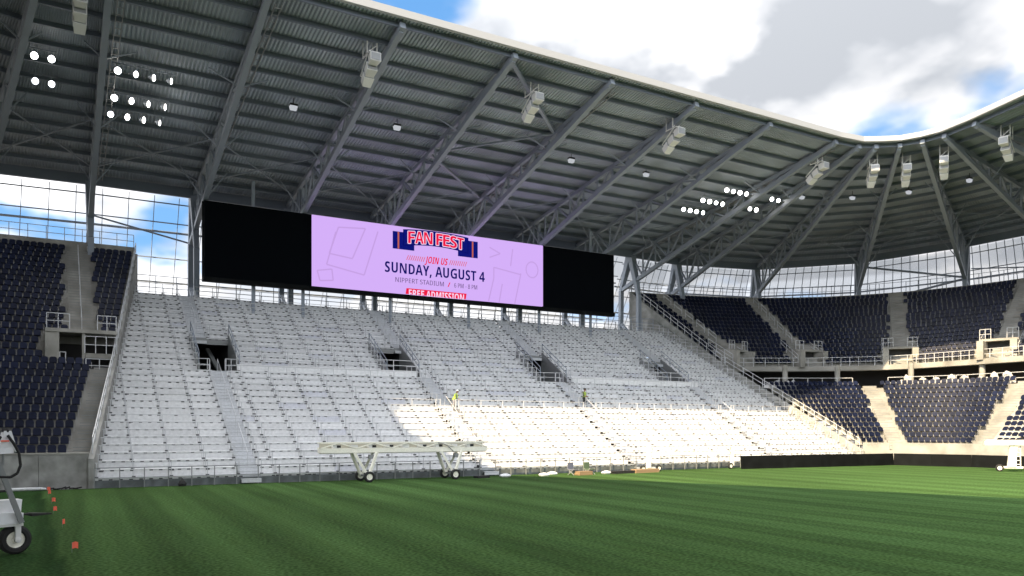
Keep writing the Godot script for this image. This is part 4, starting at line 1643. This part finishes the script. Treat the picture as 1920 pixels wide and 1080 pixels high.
func build_rigs() -> void:
	grow_rig("white lattice grow light rig on V legs in front of the white terrace", Vector3(21.1, 0, -51.4), 0.0, 12.2, [-3.1, 3.2])
	# far rig folded along the touchline, thin and low
	var o := thing("slim_rig", "slim white wheeled frame parked at the terrace's right end", "grow light rig", Vector3(47.5, 0, -52.0))
	var m := MB.new()
	m.beam(Vector3(-4.6, 0.3, 0), Vector3(-4.6, 2.15, 0), 0.34, 0.24)
	m.beam(Vector3(4.9, 0.3, 0), Vector3(4.9, 1.9, 0), 0.3, 0.22)
	put_local("mast", m, M.paint, o)
	m = MB.new()
	m.beam(Vector3(-4.7, 1.95, 0), Vector3(5.0, 1.95, 0), 0.16, 0.1)
	m.beam(Vector3(-4.7, 1.55, 0), Vector3(5.0, 1.55, 0), 0.1, 0.08)
	for k in 9:
		m.beam(Vector3(-4.2 + 1.05 * k, 1.55, 0), Vector3(-4.2 + 1.05 * k, 1.95, 0), 0.05, 0.05)
	put_local("beam_frame", m, M.paint, o)
	m = MB.new()
	m.beam(Vector3(-5.3, 0.3, 0), Vector3(-3.7, 0.3, 0), 0.12, 0.12)
	m.box(Vector3(-4.4, 0.75, 0.0), Vector3(-4.05, 1.05, 0.3))
	put_local("base_bar", m, M.speaker, o)
	for x in [-5.3, -3.6, 4.6]:
		wheel(o, Vector3(x, 0.27, 0.1), Vector3(0, 0, 1), 0.27)
	# far right rig, seen end on
	o = thing("tall_rig", "white wheeled T shaped rig before the black boards", "grow light rig", Vector3(68.9, 0, -36.9), "", -0.9)
	m = MB.new()
	m.hexa([Vector3(-0.34, 0.4, 0.16), Vector3(0.30, 0.4, 0.16), Vector3(0.30, 0.4, -0.16), Vector3(-0.34, 0.4, -0.16), Vector3(-0.16, 2.2, 0.16), Vector3(0.36, 2.2, 0.16), Vector3(0.36, 2.2, -0.16), Vector3(-0.16, 2.2, -0.16)])
	m.beam(Vector3(0.62, 0.4, 0), Vector3(0.6, 2.2, 0), 0.07, 0.07)
	for k in 5:
		m.beam(Vector3(0.2, 0.6 + k * 0.33, 0), Vector3(0.62, 0.6 + k * 0.33, 0), 0.05, 0.05)
	put_local("mast", m, M.paint, o)
	m = MB.new()
	m.box(Vector3(-2.0, 2.2, -0.3), Vector3(4.4, 2.5, 0.3))
	m.box(Vector3(-1.9, 2.5, -0.25), Vector3(4.3, 2.62, 0.25))
	put_local("beam_tray", m, M.paint, o)
	m = MB.new()
	m.beam(Vector3(-0.9, 0.35, 0), Vector3(1.1, 0.35, 0), 0.16, 0.16)
	put_local("base_bar", m, M.paint, o)
	for x in [-0.9, 1.1]:
		wheel(o, Vector3(x, 0.3, 0.14), Vector3(0, 0, 1), 0.3)
	near_rig()

func near_rig() -> void:
	# the end of a rig at the left edge of the picture: wheel, fork, white body, inclined arm, hose
	var o := thing("near_rig", "large white machine with a black tyre at the left edge of the grass", "grow light rig", Vector3(-1.0, 0, -26.6), "", 0.35)
	wheel(o, Vector3(0, 0.41, 0.16), Vector3(0, 0, 1), 0.41)
	var m := MB.new()
	m.box(Vector3(-0.05, 0.36, 0.32), Vector3(0.09, 0.86, 0.40))
	m.box(Vector3(-0.7, 0.80, -0.2), Vector3(0.14, 0.87, 0.42))
	m.lathe(Vector3(0.02, 0.41, 0.33), Vector3(0, 0, 1), [[0.0, 0.0], [0.0, 0.09], [0.08, 0.08], [0.1, 0.0]], 12)
	put_local("fork", m, M.speaker, o)
	m = MB.new()
	m.hexa([Vector3(-1.1, 0.87, 0.45), Vector3(0.12, 0.87, 0.45), Vector3(0.12, 0.87, -0.3), Vector3(-1.1, 0.87, -0.3), Vector3(-1.1, 1.22, 0.40), Vector3(0.15, 1.16, 0.40), Vector3(0.15, 1.16, -0.3), Vector3(-1.1, 1.22, -0.3)])
	m.hexa([Vector3(-0.45, 1.18, 0.2), Vector3(0.15, 1.16, 0.2), Vector3(0.15, 1.16, -0.28), Vector3(-0.45, 1.18, -0.28), Vector3(-0.36, 1.52, 0.15), Vector3(0.20, 1.52, 0.15), Vector3(0.20, 1.52, -0.25), Vector3(-0.36, 1.52, -0.25)])
	put_local("body_cover", m, M.white, o)
	m = MB.new()
	m.beam(Vector3(0.06, 0.9, 0.52), Vector3(-0.5, 2.6, 0.44), 0.15, 0.13)
	m.beam(Vector3(-0.36, 2.5, 0.4), Vector3(-0.36, 2.85, 0.4), 0.05, 0.05)
	put_local("arm", m, M.grey, o)
	m = MB.new()
	m.hexa([Vector3(-0.95, 2.80, 0.5), Vector3(-0.12, 2.84, 0.5), Vector3(-0.12, 2.84, 0.0), Vector3(-0.95, 2.80, 0.0), Vector3(-0.9, 3.06, 0.45), Vector3(-0.13, 3.02, 0.45), Vector3(-0.13, 3.02, 0.05), Vector3(-0.9, 3.06, 0.05)])
	m.hexa([Vector3(-0.46, 3.0, 0.46), Vector3(0.0, 2.86, 0.46), Vector3(0.0, 2.86, 0.2), Vector3(-0.46, 3.0, 0.2), Vector3(-0.33, 3.46, 0.42), Vector3(-0.16, 3.46, 0.42), Vector3(-0.16, 3.46, 0.22), Vector3(-0.33, 3.46, 0.22)])
	put_local("head_cover", m, M.white, o)
	m = MB.new()
	var pts := [Vector3(-0.28, 3.34, 0.5), Vector3(-0.14, 3.1, 0.55), Vector3(-0.02, 2.85, 0.56), Vector3(0.02, 2.5, 0.56), Vector3(-0.06, 2.28, 0.56), Vector3(-0.22, 2.18, 0.54), Vector3(-0.5, 2.2, 0.5)]
	m.path(pts, 0.038, 8)
	m.path([Vector3(-0.45, 3.3, 0.5), Vector3(-0.58, 3.1, 0.55), Vector3(-0.6, 2.7, 0.55)], 0.04, 8)
	m.lathe(Vector3(-0.25, 3.42, 0.32), Vector3.UP, [[0, 0.11], [0.07, 0.11], [0.12, 0.05], [0.12, 0.0]], 10)
	put_local("hose", m, M.rubber, o)
	m = MB.new()
	m.box(Vector3(-0.44, 3.16, 0.47), Vector3(-0.24, 3.2, 0.50))
	put_local("red_band", m, M.orange, o)
	m = MB.new()
	m.beam(Vector3(0.12, 1.10, 0.1), Vector3(0.85, 1.06, 0.1), 0.14, 0.05)
	m.hexa([Vector3(0.4, 1.03, 0.3), Vector3(0.98, 1.04, 0.12), Vector3(0.98, 1.04, 0.06), Vector3(0.4, 1.03, -0.1), Vector3(0.4, 1.12, 0.3), Vector3(0.98, 1.07, 0.12), Vector3(0.98, 1.07, 0.06), Vector3(0.4, 1.12, -0.1)])
	put_local("tow_fork", m, M.rubber, o)
	m = MB.new()
	m.path([Vector3(-0.9, 1.72, -0.2), Vector3(-0.1, 1.76, -0.2), Vector3(0.05, 1.68, -0.2), Vector3(0.05, 1.3, -0.2)], 0.035, 8)
	m.box(Vector3(-1.0, 1.25, -0.3), Vector3(-0.45, 1.66, 0.1))
	put_local("control_bar", m, M.rubber, o)

# ---------------------------------------------------------------- people
func cap_d(p: Vector3, a: Vector3, b: Vector3, ra: float, rb: float) -> float:
	var ab := b - a
	var t := clampf((p - a).dot(ab) / ab.length_squared(), 0.0, 1.0)
	return p.distance_to(a + ab * t) - lerpf(ra, rb, t)

func skin_mesh(bones: Array, cell: float, tint: Callable, k := 0.05) -> ArrayMesh:
	# smooth union of tapered capsules, meshed as surface nets
	var lo := Vector3.ONE * 99.0
	var hi := -lo
	for b in bones:
		var r := maxf(b[2], b[3]) + cell * 2.0
		lo = lo.min((b[0] as Vector3).min(b[1]) - Vector3.ONE * r)
		hi = hi.max((b[0] as Vector3).max(b[1]) + Vector3.ONE * r)
	var n := Vector3i(((hi - lo) / cell).ceil()) + Vector3i.ONE
	var f := PackedFloat32Array()
	f.resize(n.x * n.y * n.z)
	var at := 0
	for z in n.z:
		for y in n.y:
			for x in n.x:
				var p := lo + Vector3(x, y, z) * cell
				var d := 9.0
				for b in bones:
					var e := cap_d(p, b[0], b[1], b[2], b[3])
					var h := clampf(0.5 + 0.5 * (d - e) / k, 0.0, 1.0)
					d = lerpf(d, e, h) - k * h * (1.0 - h)
				f[at] = d
				at += 1
	var vid := {}
	var verts := PackedVector3Array()
	var nx := 1
	var ny := n.x
	var nz := n.x * n.y
	var corner := [0, nx, ny, nx + ny, nz, nx + nz, ny + nz, nx + ny + nz]
	var cpos := [Vector3(0, 0, 0), Vector3(1, 0, 0), Vector3(0, 1, 0), Vector3(1, 1, 0), Vector3(0, 0, 1), Vector3(1, 0, 1), Vector3(0, 1, 1), Vector3(1, 1, 1)]
	var edges := [[0, 1], [2, 3], [4, 5], [6, 7], [0, 2], [1, 3], [4, 6], [5, 7], [0, 4], [1, 5], [2, 6], [3, 7]]
	for z in n.z - 1:
		for y in n.y - 1:
			for x in n.x - 1:
				var i := x + y * ny + z * nz
				var inside := 0
				for c in 8:
					if f[i + corner[c]] < 0.0:
						inside += 1
				if inside == 0 or inside == 8:
					continue
				var s := Vector3.ZERO
				var cnt := 0
				for e in edges:
					var fa := f[i + corner[e[0]]]
					var fb := f[i + corner[e[1]]]
					if (fa < 0.0) != (fb < 0.0):
						s += (cpos[e[0]] as Vector3).lerp(cpos[e[1]], fa / (fa - fb))
						cnt += 1
				vid[i] = verts.size()
				verts.append(lo + (Vector3(x, y, z) + s / cnt) * cell)
	var st := SurfaceTool.new()
	st.begin(Mesh.PRIMITIVE_TRIANGLES)
	st.set_smooth_group(0)
	for v in verts:
		st.set_color(tint.call(v))
		st.add_vertex(v)
	var step := [nx, ny, nz]
	for i in vid.keys():
		for ax in 3:
			var j: int = i + step[ax]
			if j >= f.size() or (f[i] < 0.0) == (f[j] < 0.0):
				continue
			var u: int = step[(ax + 1) % 3]
			var w: int = step[(ax + 2) % 3]
			if not (vid.has(i - u) and vid.has(i - w) and vid.has(i - u - w)):
				continue
			var q := [vid[i - u - w], vid[i - w], vid[i], vid[i - u]]
			if f[i] < 0.0:
				for t in [q[0], q[2], q[1], q[0], q[3], q[2]]:
					st.add_index(t)
			else:
				for t in [q[0], q[1], q[2], q[0], q[2], q[3]]:
					st.add_index(t)
	st.generate_normals()
	return st.commit()

func hand(m: MB, at: Vector3, down: Vector3, side: Vector3) -> void:
	for k in 4:
		var root := at + side * (k - 1.5) * 0.021
		var l: float = [0.075, 0.085, 0.08, 0.062][k]
		var bend := (down + side.cross(down) * 0.45).normalized()
		m.tube(root, root + down * l * 0.5, 0.009, 0.0085, 6)
		m.tube(root + down * l * 0.5, root + down * l * 0.5 + bend * l * 0.5, 0.0085, 0.007, 6)
	var tr := at - side * 0.035 - down * 0.05
	m.tube(tr, tr - side * 0.02 + down * 0.05, 0.011, 0.008, 6)

func person(label: String, at: Vector3, turn: float, lean: float, helmet: Color, hair_dark: bool, trousers: Color, shirt: Color, vest: StandardMaterial3D, arms: Array) -> void:
	var o := thing("person", label, "person", at, "", turn)
	var hip := Vector3(0, 0.92, 0)
	var chest := hip + Vector3(0, 0.40, lean)
	var neck := chest + Vector3(0, 0.16, lean * 0.35)
	var head := neck + Vector3(0, 0.15, 0.02 + lean * 0.35)
	var bones := []
	bones.append([hip + Vector3(0.05, -0.02, 0), hip + Vector3(-0.05, -0.02, 0), 0.135, 0.135])
	bones.append([hip, chest - Vector3(0, 0.14, 0), 0.135, 0.15])
	bones.append([chest + Vector3(0.11, 0, 0), chest - Vector3(0.11, 0, 0), 0.13, 0.13])
	bones.append([chest, neck + Vector3(0, 0.04, 0.01), 0.10, 0.06])
	bones.append([head, head + Vector3(0, 0.06, 0.0), 0.088, 0.10])
	bones.append([head + Vector3(0, -0.05, 0.05), head + Vector3(0, -0.02, 0.09), 0.05, 0.03])
	bones.append([head + Vector3(0, 0.0, 0.09), head + Vector3(0, 0.03, 0.098), 0.018, 0.012])
	for s in [-1.0, 1.0]:
		var knee := Vector3(s * 0.11, 0.50, 0.04 + 0.05 * s)
		var ank := Vector3(s * 0.12, 0.09, 0.0 + 0.10 * s)
		bones.append([hip + Vector3(s * 0.09, -0.06, 0), knee, 0.10, 0.068])
		bones.append([knee, ank, 0.066, 0.046])
		bones.append([ank - Vector3(0, 0.035, 0.03), ank + Vector3(0, -0.045, 0.16), 0.05, 0.042])
		var a: Array = arms[0] if s < 0.0 else arms[1]
		var sh := chest + Vector3(s * 0.19, 0.05, 0)
		bones.append([sh, a[0], 0.062, 0.05])
		bones.append([a[0], a[1], 0.048, 0.034])
		bones.append([a[1], a[1] + (a[1] - a[0]).normalized() * 0.08, 0.036, 0.032])
	var wy: float = minf(arms[0][1].y, arms[1][1].y)
	var tint := func(v: Vector3) -> Color:
		if v.y < 0.11:
			return Color(0.03, 0.025, 0.02)
		if v.y < 0.94 and absf(v.x) < 0.24 and absf(v.z) < 0.26:
			return trousers
		if v.y > neck.y + 0.0 and Vector2(v.x, v.z - neck.z).length() < 0.15:
			return Color(0.30, 0.17, 0.11) if not hair_dark or v.y < head.y + 0.03 else Color(0.01, 0.01, 0.01)
		for a in arms:
			if v.distance_to(a[1]) < 0.09:
				return Color(0.30, 0.17, 0.11)
		return shirt
	put_mesh("body", skin_mesh(bones, 0.024, tint), M.skin, o)
	var hb := MB.new()
	hb.col = Color(0.30, 0.17, 0.11)
	for a in arms:
		var dn: Vector3 = (a[1] - a[0]).normalized()
		hand(hb, a[1] + dn * 0.10, dn, dn.cross(Vector3(0, 0.3, 1)).normalized())
	put_local("fingers", hb, M.skin, o)
	# vest a little larger than the trunk
	var vb := [[hip + Vector3(0, 0.05, 0), chest - Vector3(0, 0.14, 0), 0.158, 0.172], [chest + Vector3(0.10, 0, 0), chest - Vector3(0.10, 0, 0), 0.15, 0.15], [chest, chest + Vector3(0, 0.07, 0), 0.12, 0.10]]
	put_mesh("vest", skin_mesh(vb, 0.024, func(_v): return Color.WHITE), vest, o)
	var bands := MB.new()
	bands.lathe(chest - Vector3(0, 0.26, lean * 0.6), Vector3.UP, [[0.0, 0.176], [0.04, 0.178]], 14)
	put_local("reflective_band", bands, M.fascia, o)
	# hard hat or cap
	var hm := MB.new()
	hm.col = helmet
	hm.lathe(head + Vector3(0, 0.06, 0), Vector3(0, 1, 0.05), [[-0.005, 0.15], [0.01, 0.145], [0.012, 0.125], [0.06, 0.12], [0.10, 0.085], [0.125, 0.03], [0.128, 0.0]], 14)
	put_local("hard_hat", hm, M.skin, o)
	# eyes and mouth
	var fm := MB.new()
	fm.col = Color(0.02, 0.015, 0.012)
	for s in [-0.033, 0.033]:
		fm.box(head + Vector3(s - 0.012, 0.035, 0.086), head + Vector3(s + 0.012, 0.047, 0.098))
	fm.box(head + Vector3(-0.025, -0.048, 0.095), head + Vector3(0.025, -0.038, 0.118))
	put_local("face_features", fm, M.skin, o)

func build_people() -> void:
	person("worker in a bright yellow vest and white helmet bending over the white rows", Vector3(29.5, row_y(9) + 0.0, -61.35), 1.2, 0.16, Color(0.8, 0.8, 0.78), false, Color(0.22, 0.22, 0.24), Color(0.03, 0.035, 0.07), M.vest,
		[[Vector3(-0.26, 1.05, 0.18), Vector3(-0.2, 0.95, 0.42)], [Vector3(0.27, 1.08, 0.15), Vector3(0.2, 1.0, 0.42)]])
	person("worker with dark cap and dull yellow vest standing on the terrace stairs", Vector3(43.4, row_y(10) + 0.0, -62.0), 0.5, 0.02, Color(0.02, 0.02, 0.02), true, Color(0.015, 0.016, 0.02), Color(0.10, 0.11, 0.06), mat(lin(0.30, 0.42, 0.06), 0.7),
		[[Vector3(-0.27, 1.10, 0.02), Vector3(-0.16, 1.02, 0.24)], [Vector3(0.27, 1.10, 0.02), Vector3(0.16, 1.04, 0.24)]])

# ---------------------------------------------------------------- small things on the grass
func build_small_things() -> void:
	var flags := [[0.46, -25.9, 0.35, "orange pin flag nearest the camera, square and upright"], [0.28, -32.7, 1.0, "second orange pin flag from the camera, seen nearly edge on"], [0.0, -38.3, 0.6, "third orange pin flag from the camera, beside the black fork"], [-0.06, -43.2, 0.4, "fourth orange pin flag in the line along the grass edge"], [-0.24, -48.5, 0.6, "fifth orange pin flag, second from the concrete wall"], [-0.3, -51.4, 0.3, "small orange pin flag closest to the concrete wall"]]
	for f in flags:
		var o := thing("pin_flag", f[3], "flag", Vector3(f[0], 0, f[1]), "orange flags marking the grass edge", f[2])
		var m := MB.new()
		m.tube(Vector3(0, -0.02, 0), Vector3(0, 0.30, 0), 0.004, 0.004, 5)
		put_local("wire", m, M.grey, o)
		m = MB.new()
		m.quad(Vector3(0, 0.11, 0), Vector3(0, 0.29, 0), Vector3(0.085, 0.31, 0.02), Vector3(0.085, 0.13, 0.02))
		m.quad(Vector3(0.085, 0.13, 0.02), Vector3(0.085, 0.31, 0.02), Vector3(0.17, 0.28, -0.01), Vector3(0.17, 0.10, -0.01))
		put_local("flag_cloth", m, M.orange, o)
	# dark bag by the rail, white pipe and net by the wall
	var m := MB.new()
	m.lathe(Vector3.ZERO, Vector3.UP, [[0.0, 0.22], [0.15, 0.25], [0.32, 0.16], [0.42, 0.06], [0.5, 0.03], [0.5, 0.0]], 12)
	var o := put_local("dark_bag", m, M.rubber, self)
	o.position = Vector3(6.9, 0, -52.9)
	tag(o, "small dark bag slumped at the foot of the front rail", "bag")
	m = MB.new()
	m.tube(Vector3(-0.7, 0.1, 0), Vector3(0.75, 0.1, -0.1), 0.1, 0.09, 10)
	m.tube(Vector3(0.75, 0.1, -0.1), Vector3(1.1, 0.07, -0.2), 0.09, 0.05, 10)
	o = put_local("white_pipe", m, M.white, self)
	o.position = Vector3(-1.4, 0, -53.1)
	tag(o, "white pipe lying on grass at the foot of the concrete wall", "pipe")
	m = MB.new()
	for k in 9:
		var a := k * 0.7
		m.tube(Vector3(-0.9 + 0.2 * k, 0.05, 0.1 * sin(a)), Vector3(-0.65 + 0.2 * k, 0.10 + 0.06 * cos(a * 2.0), 0.1 * cos(a)), 0.05, 0.04, 6)
	o = put_local("net_roll", m, M.rubber, self)
	o.position = Vector3(0.5, 0, -53.3)
	tag(o, "rolled dark net lying before the concrete wall panel joint", "net")
	# seats, pallets and bags along the far sideline
	var chairs := [[34.6, -50.9, "blue", "faded blue folding chair on the far sideline"], [36.1, -50.9, "green", "green folding chair on the far sideline"]]
	for c in chairs:
		o = null
		var t := thing("folding_chair", c[3], "chair", Vector3(c[0], 0, c[1]), "", 0.25)
		m = MB.new()
		m.box(Vector3(-0.32, 0.45, -0.32), Vector3(0.32, 0.95, -0.26))
		put_local("backrest", m, M[c[2]], t)
		m = MB.new()
		m.box(Vector3(-0.32, 0.38, -0.3), Vector3(0.32, 0.43, 0.3))
		put_local("seat", m, M[c[2]], t)
		for x in [-0.29, 0.29]:
			m = MB.new()
			m.beam(Vector3(x, 0, 0.34), Vector3(x, 0.46, -0.28), 0.05, 0.05)
			m.beam(Vector3(x, 0, -0.3), Vector3(x, 0.46, 0.32), 0.05, 0.05)
			put_local("leg", m, M.grey, t)
	var piles := [[35.3, -50.5, 0.65, 0.25, "wood", "short stack of tan boards beside the blue chair"], [41.6, -50.9, 1.3, 0.24, "wood", "long stack of tan boards on the far sideline"], [39.3, -50.8, 1.15, 0.16, "rubber", "flat black mats on the far sideline grass"], [26.8, -51.2, 0.5, 0.14, "rubber", "small black mat beside the lattice rig's right wheels"]]
	for p in piles:
		var t := thing("board_stack" if p[4] == "wood" else "mat_pile", p[5], "boards" if p[4] == "wood" else "mats", Vector3(p[0], 0, p[1]), "", 0.1)
		var ly := 0.0
		var k := 0
		while ly < p[3]:
			m = MB.new()
			m.col = Color.WHITE * rng.randf_range(0.8, 1.1)
			var dx := rng.randf_range(-0.06, 0.06)
			m.box(Vector3(-p[2] + dx, ly + 0.004, -0.3), Vector3(p[2] + dx, ly + 0.07, 0.35))
			put_local("board" if p[4] == "wood" else "mat", m, M[p[4]], t)
			ly += 0.074
	var bags := [[31.9, -50.8, "white sack left of the blue chair"], [28.9, -51.4, "white sack lying near the lattice rig's right end"], [37.8, -51.0, "white sack right of the green chair"], [33.4, -52.0, "white sack tucked against the plinth behind the blue chair"]]
	for b in bags:
		m = MB.new()
		m.lathe(Vector3.ZERO, Vector3.UP, [[0.0, 0.3], [0.1, 0.36], [0.2, 0.3], [0.27, 0.12], [0.28, 0.0]], 9)
		o = put_local("white_sack", m, M.white, self)
		o.position = Vector3(b[0], 0, b[1])
		o.scale = Vector3(1.3, 0.9, 0.8)
		tag(o, b[2], "sack", "white sacks on the far sideline")
